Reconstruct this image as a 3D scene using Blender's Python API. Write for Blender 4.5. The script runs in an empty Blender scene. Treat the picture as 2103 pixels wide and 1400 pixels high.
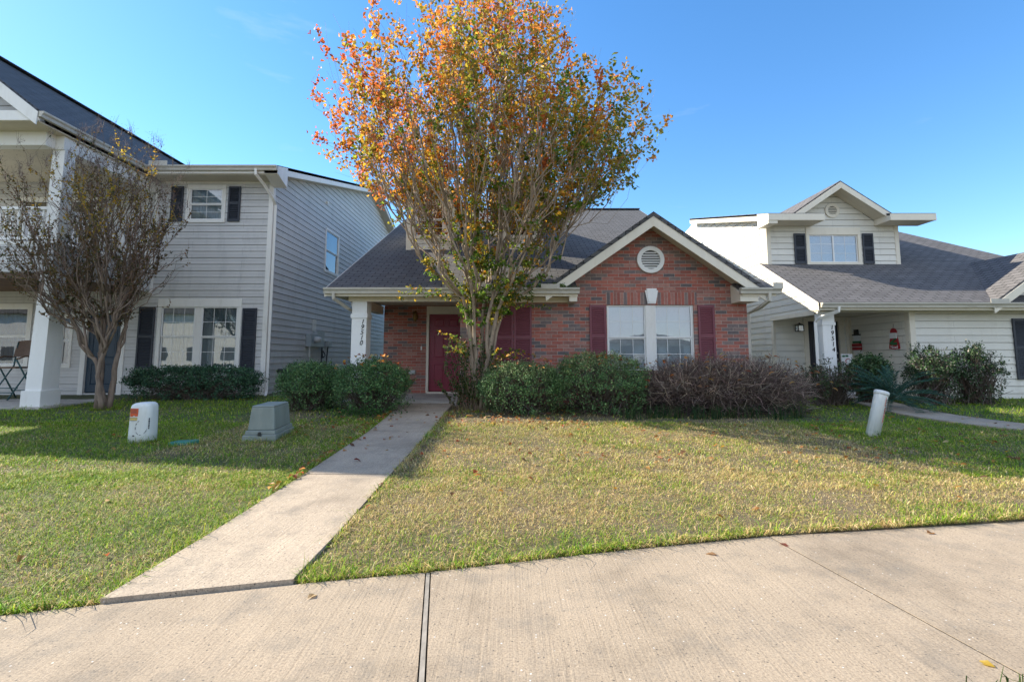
import bpy, math, random
import numpy as np
from mathutils import Vector, noise as mnoise
random.seed(7); rng = np.random.default_rng(7)
sc = bpy.context.scene
col = sc.collection
R = math.radians

# ------------------------------------------------------------------ camera
CAM_Z = 1.25
cam = bpy.data.cameras.new('camera'); co = bpy.data.objects.new('camera', cam); col.objects.link(co)
cam.sensor_fit = 'HORIZONTAL'; cam.sensor_width = 36.0
cam.lens = 36.0 * 1000 / 2103
cam.shift_y = -67.0 / 2103
cam.clip_end = 2000; cam.clip_start = 0.05
co.location = (0, 0, CAM_Z); co.rotation_euler = (R(90) + math.atan(.0997), 0, 0)
sc.camera = co

# ------------------------------------------------------------------ light
SA, SB = 1.36, 0.53                                    # sun lies at (-SA, SB, 1)
sun_el = math.atan(1 / math.hypot(SA, SB)); sun_az = math.atan2(-SA, SB)
w = bpy.data.worlds.new('World'); sc.world = w; w.use_nodes = True
nt = w.node_tree; nt.nodes.clear()
sky = nt.nodes.new('ShaderNodeTexSky'); sky.sky_type = 'NISHITA'; sky.sun_disc = False
sky.sun_elevation = sun_el; sky.sun_rotation = sun_az
sky.altitude = 300; sky.air_density = 1.0; sky.dust_density = 0.1; sky.ozone_density = 3.0
bg = nt.nodes.new('ShaderNodeBackground'); bg.inputs[1].default_value = 0.15
wo = nt.nodes.new('ShaderNodeOutputWorld')
# thin cirrus wisps, part of the sky itself
tcw = nt.nodes.new('ShaderNodeTexCoord')
mpw = nt.nodes.new('ShaderNodeMapping'); mpw.inputs['Scale'].default_value = (3.0, 2.0, 14.0); mpw.inputs['Rotation'].default_value = (0, 0.12, 0)
nzw = nt.nodes.new('ShaderNodeTexNoise'); nzw.inputs['Scale'].default_value = 1.6; nzw.inputs['Detail'].default_value = 7; nzw.inputs['Roughness'].default_value = .62
rpw = nt.nodes.new('ShaderNodeValToRGB'); rpw.color_ramp.elements[0].position = .63; rpw.color_ramp.elements[1].position = .85
rpw.color_ramp.elements[1].color = (.16, .16, .16, 1)
hsw = nt.nodes.new('ShaderNodeHueSaturation'); hsw.inputs['Saturation'].default_value = 1.28; hsw.inputs['Hue'].default_value = .501; hsw.inputs['Value'].default_value = .78
gmw = nt.nodes.new('ShaderNodeGamma'); gmw.inputs[1].default_value = .90
mxw = nt.nodes.new('ShaderNodeMixRGB'); mxw.inputs[2].default_value = (2.4, 2.6, 2.8, 1)
nzc = nt.nodes.new('ShaderNodeTexNoise'); nzc.inputs['Scale'].default_value = 2.3; nzc.inputs['Detail'].default_value = 8; nzc.inputs['Roughness'].default_value = .58  # unseen cloud bank behind the camera, added to brighten the shaded fronts
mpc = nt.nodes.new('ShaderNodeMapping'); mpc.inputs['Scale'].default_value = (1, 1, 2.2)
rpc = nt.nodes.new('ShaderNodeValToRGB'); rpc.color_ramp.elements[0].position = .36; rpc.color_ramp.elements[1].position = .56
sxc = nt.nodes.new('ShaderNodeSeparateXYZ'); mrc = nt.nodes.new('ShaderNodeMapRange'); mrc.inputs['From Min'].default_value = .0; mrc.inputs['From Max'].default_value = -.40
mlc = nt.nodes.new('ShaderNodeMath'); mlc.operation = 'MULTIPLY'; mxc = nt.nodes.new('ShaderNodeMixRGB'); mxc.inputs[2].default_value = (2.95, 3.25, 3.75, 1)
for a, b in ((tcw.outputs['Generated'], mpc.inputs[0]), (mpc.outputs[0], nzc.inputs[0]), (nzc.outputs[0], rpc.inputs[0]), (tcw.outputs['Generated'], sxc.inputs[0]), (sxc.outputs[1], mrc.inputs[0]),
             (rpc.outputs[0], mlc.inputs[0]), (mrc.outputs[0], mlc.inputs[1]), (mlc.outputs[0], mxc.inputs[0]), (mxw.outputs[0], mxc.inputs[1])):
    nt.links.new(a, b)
for a, b in ((tcw.outputs['Generated'], mpw.inputs[0]), (mpw.outputs[0], nzw.inputs[0]), (nzw.outputs[0], rpw.inputs[0]), (rpw.outputs[0], mxw.inputs[0]),
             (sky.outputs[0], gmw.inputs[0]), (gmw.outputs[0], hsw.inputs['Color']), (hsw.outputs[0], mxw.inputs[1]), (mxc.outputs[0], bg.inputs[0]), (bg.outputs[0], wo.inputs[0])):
    nt.links.new(a, b)
sl = bpy.data.lights.new('sun', 'SUN'); sl.energy = 3.7; sl.angle = R(.53); sl.color = (1, .90, .73)
so = bpy.data.objects.new('sun', sl); col.objects.link(so); so.location = (-20, 12, 30)
so.rotation_euler = Vector((-SA, SB, 1)).to_track_quat('Z', 'Y').to_euler()
sc.view_settings.view_transform = 'Standard'; sc.view_settings.look = 'None'
sc.view_settings.exposure = 1.56; sc.view_settings.gamma = 1

# ------------------------------------------------------------------ materials
def mat(name):
    m = bpy.data.materials.new(name); m.use_nodes = True
    n = m.node_tree.nodes; p = n.get('Principled BSDF')
    return m, m.node_tree, p
def N(t, kind, **kw):
    n = t.nodes.new(kind)
    for k, v in kw.items():
        if k in n.inputs: n.inputs[k].default_value = v
        else: setattr(n, k, v)
    return n
def c4(c): return (c[0], c[1], c[2], 1)
def uvmap(t, scale=(1, 1, 1), rot=(0, 0, 0), src='UV'):
    tc = N(t, 'ShaderNodeTexCoord'); mp = N(t, 'ShaderNodeMapping')
    mp.inputs['Scale'].default_value = scale; mp.inputs['Rotation'].default_value = rot
    t.links.new(tc.outputs[src], mp.inputs[0]); return mp
def ramp(t, fac, stops, interp='LINEAR'):
    r = N(t, 'ShaderNodeValToRGB'); r.color_ramp.interpolation = interp
    e = r.color_ramp.elements
    while len(e) < len(stops): e.new(.5)
    for el, (p, c) in zip(e, stops): el.position = p; el.color = c4(c)
    t.links.new(fac, r.inputs[0]); return r
def bump(t, p, h, strength=.3, dist=.01):
    b = N(t, 'ShaderNodeBump'); b.inputs['Strength'].default_value = strength; b.inputs['Distance'].default_value = dist
    t.links.new(h, b.inputs['Height']); t.links.new(b.outputs[0], p.inputs['Normal']); return b
def mixc(t, fac, a, b, mode='MIX'):
    m = N(t, 'ShaderNodeMixRGB', blend_type=mode)
    for i, v in ((0, fac), (1, a), (2, b)):
        if hasattr(v, 'links') or hasattr(v, 'is_linked'): t.links.new(v, m.inputs[i])
        else: m.inputs[i].default_value = v if i == 0 else c4(v)
    return m.outputs[0]

def paint(name, c, rough=.5, var=.12, nscale=3.0, streak=True, dirt=None, bumpy=0.0):
    """painted wood / metal: a little uneven, rain streaks and dust with a shape of their own"""
    m, t, p = mat(name)
    mp = uvmap(t, (1, .35 if streak else 1, 1)); nz = N(t, 'ShaderNodeTexNoise', Scale=nscale, Detail=6.0, Roughness=.65)
    t.links.new(mp.outputs[0], nz.inputs[0])
    a = tuple(x * (1 - var) for x in c); b = tuple(min(1, x * (1 + var * .6)) for x in c)
    r = ramp(t, nz.outputs[0], [(.3, a), (.7, b)])
    out = r.outputs[0]
    if dirt:
        n2 = N(t, 'ShaderNodeTexNoise', Scale=1.3, Detail=8.0, Roughness=.7); mp2 = uvmap(t, (2.5, .6, 1)); t.links.new(mp2.outputs[0], n2.inputs[0])
        r2 = ramp(t, n2.outputs[0], [(.52, (0, 0, 0)), (.72, (.5, .5, .5))])
        out = mixc(t, r2.outputs[0], out, dirt)
    t.links.new(out, p.inputs['Base Color'])
    p.inputs['Roughness'].default_value = rough
    if bumpy:
        n3 = N(t, 'ShaderNodeTexNoise', Scale=60.0, Detail=3.0); mp3 = uvmap(t, (.12, 1.6, 1)); t.links.new(mp3.outputs[0], n3.inputs[0])
        bump(t, p, n3.outputs[0], bumpy, .004)
    return m

M = {}
M['grey_siding'] = paint('grey_siding', (.57, .565, .55), .6, .07, 1.2, False, (.36, .37, .37), .25)
M['cream_siding'] = paint('cream_siding', (.74, .715, .64), .6, .06, 1.2, False, (.56, .53, .45), .25)
def seams(m):
    t = m.node_tree; p = t.nodes['Principled BSDF']; src = p.inputs['Base Color'].links[0].from_socket
    mp = uvmap(t); b = N(t, 'ShaderNodeTexBrick'); b.inputs['Scale'].default_value = 1; b.inputs['Brick Width'].default_value = 3.66; b.inputs['Row Height'].default_value = .178
    b.inputs['Mortar Size'].default_value = .0022; b.inputs['Mortar Smooth'].default_value = .1; b.offset = .37; b.offset_frequency = 2
    b.inputs['Color1'].default_value = (.93, .93, .93, 1); b.inputs['Color2'].default_value = (1.03, 1.03, 1.03, 1); b.inputs['Mortar'].default_value = (.42, .42, .42, 1)
    t.links.new(mp.outputs[0], b.inputs[0]); t.links.new(mixc(t, 1.0, src, b.outputs['Color'], 'MULTIPLY'), p.inputs['Base Color'])
seams(M['grey_siding']); seams(M['cream_siding'])
M['cream_trim'] = paint('cream_trim', (.75, .69, .57), .5, .06, 2.0, True, (.55, .48, .37))
M['white_trim'] = paint('white_trim', (.78, .765, .72), .5, .05, 2.0, True, (.60, .57, .50))
M['white_paint'] = paint('white_paint', (.82, .815, .79), .45, .04, 2.0, True, (.66, .64, .58))
M['soffit'] = paint('soffit', (.60, .545, .43), .6, .08, 2.0, False, (.47, .42, .33))
M['gutter'] = paint('gutter', (.52, .49, .42), .45, .14, 3.0, False, (.26, .23, .18))
M['maroon'] = paint('maroon', (.27, .026, .052), .42, .10, 4.0, False)
M['maroon_shutter'] = paint('maroon_shutter', (.19, .05, .066), .55, .12, 4.0, True)
M['black_shutter'] = paint('black_shutter', (.028, .034, .048), .55, .15, 4.0, True)
M['blue_door'] = paint('blue_door', (.02, .045, .075), .4, .1)
M['dark_door'] = paint('dark_door', (.018, .022, .035), .4, .1)
M['brown_wood'] = paint('brown_wood', (.12, .065, .035), .65, .3, 5.0)
M['sash'] = paint('sash', (.78, .78, .76), .4, .04)
M['metal_grey'] = paint('metal_grey', (.30, .34, .36), .45, .1, 5.0)
M['metal_dark'] = paint('metal_dark', (.03, .03, .03), .45, .2, 5.0)
M['brass'] = paint('brass', (.25, .16, .06), .35, .3, 9.0); M['brass'].node_tree.nodes['Principled BSDF'].inputs['Metallic'].default_value = .8
M['letters'] = paint('letters', (.015, .014, .013), .5, .1)
M['red_letters'] = paint('red_letters', (.42, .02, .03), .5, .1)
M['rubber'] = paint('rubber', (.01, .01, .011), .5, .2)
M['pedestal_white'] = paint('pedestal_white', (.66, .68, .66), .45, .08, 5.0, True, (.42, .41, .36))
M['orange_label'] = paint('orange_label', (.62, .10, .03), .5, .15, 12.0)
M['yellow_label'] = paint('yellow_label', (.60, .46, .16), .5, .15, 12.0)
M['green_box'] = paint('green_box', (.215, .245, .22), .65, .16, 6.0, True, (.34, .35, .29))
M['green_lid'] = paint('green_lid', (.03, .20, .15), .5, .2, 9.0)
M['wicker'] = paint('wicker', (.13, .075, .045), .6, .3, 30.0)
M['chair_green'] = paint('chair_green', (.03, .09, .095), .45, .15)
M['blind'] = paint('blind', (.80, .80, .78), .5, .03)
M['curtain'] = paint('curtain', (.34, .39, .38), .8, .15, 4.0)
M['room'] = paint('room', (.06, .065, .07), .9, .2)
M['snow_white'] = paint('snow_white', (.75, .75, .74), .5, .05)
M['holly'] = paint('holly', (.02, .14, .05), .5, .2)
M['red_felt'] = paint('red_felt', (.36, .025, .03), .7, .15)
M['pvc'] = paint('pvc', (.45, .46, .46), .5, .1)
M['stain_mark'] = paint('stain_mark', (.06, .065, .07), .7, .3)

def brick_mat(name, soldier=False):
    m, t, p = mat(name)
    mp = uvmap(t, rot=(0, 0, R(90)) if soldier else (0, 0, 0))
    b = N(t, 'ShaderNodeTexBrick')
    for k, v in dict(Scale=1.0).items(): b.inputs[k].default_value = v
    b.inputs['Color1'].default_value = (0, 0, 0, 1); b.inputs['Color2'].default_value = (1, 1, 1, 1)
    b.inputs['Mortar'].default_value = (.5, .5, .5, 1)
    b.inputs['Mortar Size'].default_value = .0048; b.inputs['Mortar Smooth'].default_value = .25
    b.inputs['Brick Width'].default_value = .254; b.inputs['Row Height'].default_value = .0762 if not soldier else .0762
    if soldier: b.offset = 0.0; b.inputs['Brick Width'].default_value = .30
    t.links.new(mp.outputs[0], b.inputs[0])
    bc = ramp(t, b.outputs['Color'], [(0, (0.371, 0.124, 0.090)), (.16, (0.444, 0.151, 0.108)), (.30, (0.312, 0.137, 0.109)), (.40, (0.393, 0.181, 0.145)), (.50, (0.408, 0.128, 0.094)), (.58, (0.247, 0.181, 0.162)),
                                      (.66, (0.334, 0.110, 0.084)), (.74, (0.196, 0.153, 0.148)), (.84, (0.412, 0.201, 0.158)), (.92, (0.144, 0.122, 0.121))], 'CONSTANT')
    nz = N(t, 'ShaderNodeTexNoise', Scale=14.0, Detail=8.0, Roughness=.7); t.links.new(mp.outputs[0], nz.inputs[0])
    gr = ramp(t, nz.outputs[0], [(.3, (.72, .72, .72)), (.7, (1.15, 1.12, 1.1))])
    bc2 = mixc(t, 1.0, bc.outputs[0], gr.outputs[0], 'MULTIPLY')
    # pale efflorescence patches with a shape of their own
    n2 = N(t, 'ShaderNodeTexNoise', Scale=1.1, Detail=6.0); t.links.new(mp.outputs[0], n2.inputs[0])
    r2 = ramp(t, n2.outputs[0], [(.55, (0, 0, 0)), (.78, (.32, .32, .32))])
    bc3 = mixc(t, r2.outputs[0], bc2, (.40, .30, .25))
    mo = ramp(t, nz.outputs[0], [(.3, (.34, .29, .25)), (.7, (.47, .41, .36))])
    fin = mixc(t, b.outputs['Fac'], bc3, mo.outputs[0])
    t.links.new(fin, p.inputs['Base Color']); p.inputs['Roughness'].default_value = .85
    h = N(t, 'ShaderNodeMath', operation='MULTIPLY_ADD'); t.links.new(b.outputs['Fac'], h.inputs[0]); h.inputs[1].default_value = -1.0
    t.links.new(nz.outputs[0], h.inputs[2])
    bump(t, p, h.outputs[0], .8, .007)
    return m
M['brick'] = brick_mat('brick'); M['brick_soldier'] = brick_mat('brick_soldier', True)

def shingle_mat(name, c):
    m, t, p = mat(name)
    mp = uvmap(t); b = N(t, 'ShaderNodeTexBrick')
    b.inputs['Color1'].default_value = (0, 0, 0, 1); b.inputs['Color2'].default_value = (1, 1, 1, 1); b.inputs['Mortar'].default_value = (0, 0, 0, 1)
    b.inputs['Scale'].default_value = 1; b.inputs['Mortar Size'].default_value = .013; b.inputs['Mortar Smooth'].default_value = .3
    b.inputs['Brick Width'].default_value = .31; b.inputs['Row Height'].default_value = .142
    t.links.new(mp.outputs[0], b.inputs[0])
    lo = tuple(x * .86 for x in c); hi = tuple(x * 1.14 for x in c)
    r = ramp(t, b.outputs['Color'], [(0, lo), (1, hi)])
    n1 = N(t, 'ShaderNodeTexNoise', Scale=160.0, Detail=4.0); t.links.new(mp.outputs[0], n1.inputs[0])
    g = ramp(t, n1.outputs[0], [(.3, (.65, .65, .65)), (.7, (1.3, 1.3, 1.3))])
    o = mixc(t, 1.0, r.outputs[0], g.outputs[0], 'MULTIPLY')
    mp2 = uvmap(t, (2.6, .5, 1)); n2 = N(t, 'ShaderNodeTexNoise', Scale=1.0, Detail=6.0, Roughness=.7); t.links.new(mp2.outputs[0], n2.inputs[0])
    g2 = ramp(t, n2.outputs[0], [(.3, (.9, .9, .9)), (.7, (1.1, 1.1, 1.1))])
    o = mixc(t, 1.0, o, g2.outputs[0], 'MULTIPLY')
    o = mixc(t, b.outputs['Fac'], o, tuple(x * .22 for x in c))
    t.links.new(o, p.inputs['Base Color']); p.inputs['Roughness'].default_value = .92
    # each course steps up towards its lower edge
    sx = N(t, 'ShaderNodeSeparateXYZ'); t.links.new(mp.outputs[0], sx.inputs[0])
    md = N(t, 'ShaderNodeMath', operation='DIVIDE'); md.inputs[1].default_value = .142; t.links.new(sx.outputs[1], md.inputs[0])
    fr = N(t, 'ShaderNodeMath', operation='FRACT'); t.links.new(md.outputs[0], fr.inputs[0])
    h = N(t, 'ShaderNodeMath', operation='MULTIPLY_ADD'); h.inputs[1].default_value = -1; t.links.new(fr.outputs[0], h.inputs[0])
    ad = N(t, 'ShaderNodeMath', operation='MULTIPLY_ADD'); ad.inputs[1].default_value = .35; t.links.new(n1.outputs[0], ad.inputs[0]); t.links.new(h.outputs[0], ad.inputs[2])
    bump(t, p, ad.outputs[0], .7, .012)
    return m
M['shingle'] = shingle_mat('shingle', (.100, .099, .102))
M['shingle_blue'] = shingle_mat('shingle_blue', (.075, .078, .085))
M['shingle_right'] = shingle_mat('shingle_right', (.128, .122, .124))

def concrete(name, c, broom=True, rot=0.0):
    m, t, p = mat(name)
    mp = uvmap(t, (1, 1, 1), src='Object')
    n0 = N(t, 'ShaderNodeTexNoise', Scale=1.1, Detail=9.0, Roughness=.68); t.links.new(mp.outputs[0], n0.inputs[0])
    a = ramp(t, n0.outputs[0], [(.28, tuple(x * .60 for x in c)), (.48, c), (.72, tuple(x * 1.2 for x in c))])
    o = a.outputs[0]
    n1 = N(t, 'ShaderNodeTexNoise', Scale=95.0, Detail=5.0, Roughness=.75); t.links.new(mp.outputs[0], n1.inputs[0])
    g = ramp(t, n1.outputs[0], [(.30, (.50, .49, .48)), (.5, (1, 1, 1)), (.72, (1.32, 1.3, 1.26))])
    o = mixc(t, 1.0, o, g.outputs[0], 'MULTIPLY')
    hs = n1.outputs[0]
    if broom:
        mp2 = uvmap(t, (75, 1.2, 1), (0, 0, rot), src='Object')
        n2 = N(t, 'ShaderNodeTexNoise', Scale=1.0, Detail=4.0, Roughness=.6); t.links.new(mp2.outputs[0], n2.inputs[0])
        g2 = ramp(t, n2.outputs[0], [(.30, (.66, .64, .62)), (.46, (1, 1, 1)), (.7, (1.1, 1.1, 1.1))])
        o = mixc(t, .48, o, mixc(t, 1.0, o, g2.outputs[0], 'MULTIPLY'))
        ad = N(t, 'ShaderNodeMath', operation='ADD'); t.links.new(n1.outputs[0], ad.inputs[0]); t.links.new(n2.outputs[0], ad.inputs[1]); hs = ad.outputs[0]
    # exposed aggregate: pale chips and dark pits
    v = N(t, 'ShaderNodeTexVoronoi', Scale=26.0); t.links.new(mp.outputs[0], v.inputs[0])
    vr = ramp(t, v.outputs['Distance'], [(.07, (1, 1, 1)), (.13, (0, 0, 0))])
    vsel = N(t, 'ShaderNodeSeparateColor'); t.links.new(v.outputs['Color'], vsel.inputs[0])
    gt = N(t, 'ShaderNodeMath', operation='GREATER_THAN'); gt.inputs[1].default_value = .72; t.links.new(vsel.outputs[0], gt.inputs[0])
    mm = N(t, 'ShaderNodeMath', operation='MULTIPLY'); t.links.new(gt.outputs[0], mm.inputs[0]); t.links.new(vr.outputs[0], mm.inputs[1])
    o = mixc(t, mm.outputs[0], o, (.62, .60, .56))
    v2 = N(t, 'ShaderNodeTexVoronoi', Scale=34.0); t.links.new(mp.outputs[0], v2.inputs[0])
    vr2 = ramp(t, v2.outputs['Distance'], [(.09, (1, 1, 1)), (.19, (0, 0, 0))])
    vs2 = N(t, 'ShaderNodeSeparateColor'); t.links.new(v2.outputs['Color'], vs2.inputs[0])
    gt2 = N(t, 'ShaderNodeMath', operation='GREATER_THAN'); gt2.inputs[1].default_value = .5; t.links.new(vs2.outputs[1], gt2.inputs[0])
    mm2 = N(t, 'ShaderNodeMath', operation='MULTIPLY'); t.links.new(gt2.outputs[0], mm2.inputs[0]); t.links.new(vr2.outputs[0], mm2.inputs[1])
    o = mixc(t, mm2.outputs[0], o, (.10, .085, .07))
    # soft dark stains
    n4 = N(t, 'ShaderNodeTexNoise', Scale=3.2, Detail=10.0, Roughness=.74); t.links.new(mp.outputs[0], n4.inputs[0])
    r4 = ramp(t, n4.outputs[0], [(.50, (0, 0, 0)), (.72, (.66, .66, .66))])
    o = mixc(t, r4.outputs[0], o, (.155, .14, .12))
    t.links.new(o, p.inputs['Base Color']); p.inputs['Roughness'].default_value = .9
    bump(t, p, hs, .55, .006)
    return m
M['sidewalk'] = concrete('sidewalk', (.325, .260, .190), True, R(-10))
M['walkway'] = concrete('walkway', (.375, .306, .232), True, R(88))
M['slab'] = concrete('slab', (.45, .42, .38), False)
M['asphalt'] = concrete('asphalt', (.10, .10, .10), False)
M['joint'] = paint('joint', (.03, .026, .02), .9, .3)
M['joint_wood'] = paint('joint_wood', (.27, .245, .21), .85, .4, 20.0)

def attr_mat(name, trans=.35, rough=.6, jitter=.0, spec=.3):
    m, t, p = mat(name)
    a = N(t, 'ShaderNodeAttribute', attribute_name='col')
    t.links.new(a.outputs['Color'], p.inputs['Base Color']); p.inputs['Roughness'].default_value = rough
    p.inputs['Specular IOR Level'].default_value = spec
    if trans:
        tr = N(t, 'ShaderNodeBsdfTranslucent'); t.links.new(a.outputs['Color'], tr.inputs[0])
        mx = N(t, 'ShaderNodeMixShader'); mx.inputs[0].default_value = trans
        t.links.new(p.outputs[0], mx.inputs[1]); t.links.new(tr.outputs[0], mx.inputs[2])
        t.links.new(mx.outputs[0], t.nodes['Material Output'].inputs[0])
    return m
M['leaf'] = attr_mat('leaf', .64, .45, spec=.45)
M['evergreen'] = attr_mat('evergreen', .22, .5, spec=.28)
M['grass'] = attr_mat('grass', .32, .6, spec=.2)
M['twig'] = attr_mat('twig', 0, .8)
M['soil'] = None
def soil():
    m, t, p = mat('soil')
    a = N(t, 'ShaderNodeAttribute', attribute_name='col'); mp = uvmap(t, src='Object')
    n = N(t, 'ShaderNodeTexNoise', Scale=40.0, Detail=6.0, Roughness=.8); t.links.new(mp.outputs[0], n.inputs[0])
    g = ramp(t, n.outputs[0], [(.3, (.45, .45, .45)), (.7, (1.4, 1.4, 1.4))])
    o = mixc(t, 1.0, a.outputs['Color'], g.outputs[0], 'MULTIPLY')
    t.links.new(o, p.inputs['Base Color']); p.inputs['Roughness'].default_value = .95
    bump(t, p, n.outputs[0], .8, .03)
    return m
M['soil'] = soil()
def bark(name, c1, c2):
    m, t, p = mat(name)
    mp = uvmap(t, (1, 1, .22), src='Object'); n = N(t, 'ShaderNodeTexNoise', Scale=16.0, Detail=8.0, Roughness=.7); t.links.new(mp.outputs[0], n.inputs[0])
    r = ramp(t, n.outputs[0], [(.32, c1), (.52, c2), (.72, tuple(min(1, x * 1.35) for x in c2))])
    t.links.new(r.outputs[0], p.inputs['Base Color']); p.inputs['Roughness'].default_value = .75
    bump(t, p, n.outputs[0], .6, .012); return m
M['bark'] = bark('bark', (.15, .105, .075), (.31, .24, .175))
M['bark_grey'] = bark('bark_grey', (.10, .07, .052), (.21, .155, .115))
def glass(name, refl=.30, tint=(.72, .80, .84)):
    m, t, p = mat(name); t.nodes.remove(p)
    tr = N(t, 'ShaderNodeBsdfTransparent'); tr.inputs[0].default_value = c4(tint)
    gl = N(t, 'ShaderNodeBsdfGlossy'); gl.inputs['Roughness'].default_value = .012; gl.inputs['Color'].default_value = (.95, .97, 1, 1)
    nz = N(t, 'ShaderNodeTexNoise', Scale=1.7, Detail=2.0); tc = N(t, 'ShaderNodeTexCoord'); t.links.new(tc.outputs['Object'], nz.inputs[0])
    b = N(t, 'ShaderNodeBump'); b.inputs['Strength'].default_value = .05; b.inputs['Distance'].default_value = .02
    t.links.new(nz.outputs[0], b.inputs['Height']); t.links.new(b.outputs[0], gl.inputs['Normal'])
    fr = N(t, 'ShaderNodeFresnel'); fr.inputs[0].default_value = 1.5
    ad = N(t, 'ShaderNodeMath', operation='ADD'); ad.use_clamp = True; ad.inputs[1].default_value = refl; t.links.new(fr.outputs[0], ad.inputs[0])
    mx = N(t, 'ShaderNodeMixShader'); t.links.new(ad.outputs[0], mx.inputs[0]); t.links.new(tr.outputs[0], mx.inputs[1]); t.links.new(gl.outputs[0], mx.inputs[2])
    t.links.new(mx.outputs[0], t.nodes['Material Output'].inputs[0]); return m
M['glass'] = glass('glass', .16, (.86, .93, .98)); M['glass_dark'] = glass('glass_dark', .20, (.72, .80, .86))

# ------------------------------------------------------------------ mesh helpers
WL = {}
def wl(o): return WL.get(o.name, Vector((0, 0, 0))) if o else Vector((0, 0, 0))
class Fr:
    """a wall's own frame: u runs to the right seen from outside, n points outwards"""
    def __init__(s, ox, oy, dx, dy):
        s.o = Vector((ox, oy, 0)); s.d = Vector((dx, dy, 0)).normalized(); s.n = Vector((s.d.y, -s.d.x, 0))
    def p(s, u, z, out=0.0): return s.o + s.d * u + s.n * out + Vector((0, 0, z))
SPLIT = {'white_trim', 'eave_trim', 'trim_board', 'corner_board', 'soffit', 'rake_board', 'side_rake_board', 'dormer_trim', 'dormer_rake_board', 'porch_trim', 'porch_siding', 'balcony_edge', 'door_frame', 'gutter', 'porch_slab', 'balcony_railing', 'door_knob', 'cable'}
class MB:
    def __init__(s): s.v = []; s.f = []
    def poly(s, pts):
        i = len(s.v); s.v += [Vector(p) for p in pts]; s.f.append(list(range(i, i + len(pts)))); return s
    def hexa(s, b):
        """eight corners: 0-3 one side, 4-7 the opposite one"""
        i = len(s.v); s.v += [Vector(p) for p in b]
        for q in ((0, 3, 2, 1), (4, 5, 6, 7), (0, 1, 5, 4), (1, 2, 6, 5), (2, 3, 7, 6), (3, 0, 4, 7)): s.f.append([i + k for k in q])
        return s
    def box(s, x0, x1, y0, y1, z0, z1):
        return s.hexa([(x0, y0, z0), (x1, y0, z0), (x1, y1, z0), (x0, y1, z0), (x0, y0, z1), (x1, y0, z1), (x1, y1, z1), (x0, y1, z1)])
    def fbox(s, F, u0, u1, z0, z1, o0, o1):
        return s.hexa([F.p(u0, z0, o1), F.p(u1, z0, o1), F.p(u1, z0, o0), F.p(u0, z0, o0), F.p(u0, z1, o1), F.p(u1, z1, o1), F.p(u1, z1, o0), F.p(u0, z1, o0)])
    def prism(s, pts, d):
        i = len(s.v); n = len(pts); d = Vector(d); s.v += [Vector(p) for p in pts] + [Vector(p) + d for p in pts]
        s.f.append([i + k for k in range(n)][::-1]); s.f.append([i + n + k for k in range(n)])
        for k in range(n): s.f.append([i + k, i + (k + 1) % n, i + n + (k + 1) % n, i + n + k])
        return s
    def beam(s, p0, p1, w, h, up=(0, 0, 1)):
        p0 = Vector(p0); p1 = Vector(p1); d = (p1 - p0).normalized(); up = Vector(up); a = d.cross(up).normalized() * w / 2; b = a.cross(d).normalized() * h / 2
        return s.hexa([p0 - a - b, p0 + a - b, p0 + a + b, p0 - a + b, p1 - a - b, p1 + a - b, p1 + a + b, p1 - a + b])
    def tube(s, path, r, n=8, cap=True):
        path = [Vector(p) for p in path]; k = len(path); rr = r if isinstance(r, (list, tuple)) else [r] * k
        i0 = len(s.v); prev = None
        for j, p in enumerate(path):
            d = (path[min(j + 1, k - 1)] - path[max(j - 1, 0)]).normalized()
            a = d.cross(Vector((.13, .2, 1)) if abs(d.z) < .95 else Vector((1, .1, 0))).normalized() if prev is None else (prev - d * prev.dot(d)).normalized()
            prev = a; b = d.cross(a)
            for q in range(n):
                t = 2 * math.pi * (q + .5) / n; s.v.append(p + (a * math.cos(t) + b * math.sin(t)) * rr[j])
        for j in range(k - 1):
            for q in range(n): s.f.append([i0 + j * n + q, i0 + j * n + (q + 1) % n, i0 + (j + 1) * n + (q + 1) % n, i0 + (j + 1) * n + q])
        if cap: s.f.append([i0 + q for q in range(n)][::-1]); s.f.append([i0 + (k - 1) * n + q for q in range(n)])
        return s
    def rings(s, rings, cap=True):
        n = len(rings[0]); i0 = len(s.v)
        for r in rings: s.v += [Vector(p) for p in r]
        for j in range(len(rings) - 1):
            for q in range(n): s.f.append([i0 + j * n + q, i0 + j * n + (q + 1) % n, i0 + (j + 1) * n + (q + 1) % n, i0 + (j + 1) * n + q])
        if cap: s.f.append([i0 + q for q in range(n)][::-1]); s.f.append([i0 + (len(rings) - 1) * n + q for q in range(n)])
        return s
    def annulus(s, F, u, z, r0, r1, o0, o1, n=40):
        A = [(math.cos(2 * math.pi * k / n), math.sin(2 * math.pi * k / n)) for k in range(n)]
        ring = lambda r, o: [F.p(u + r * a, z + r * b, o) for a, b in A]
        s.rings([ring(r0, o0), ring(r0, o1), ring(r1, o1), ring(r1, o0)], cap=False); return s
    def pieces(s, gap=.06):
        par = list(range(len(s.v)))
        def fd(a):
            while par[a] != a: par[a] = par[par[a]]; a = par[a]
            return a
        for f in s.f:
            for q in f[1:]: par[fd(q)] = fd(f[0])
        isl = {}
        for k, f in enumerate(s.f): isl.setdefault(fd(f[0]), []).append(k)
        bb = []
        for fs_ in isl.values():
            ps_ = [s.v[q] for k in fs_ for q in s.f[k]]
            bb.append([fs_, [min(p[a] for p in ps_) - gap / 2 for a in range(3)], [max(p[a] for p in ps_) + gap / 2 for a in range(3)]])
        n = len(bb); g = list(range(n))
        def fg(a):
            while g[a] != a: a = g[a]
            return a
        for a in range(n):
            for b in range(a):
                if all(bb[a][1][k] <= bb[b][2][k] and bb[b][1][k] <= bb[a][2][k] for k in range(3)): g[fg(a)] = fg(b)
        out = {}
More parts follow.
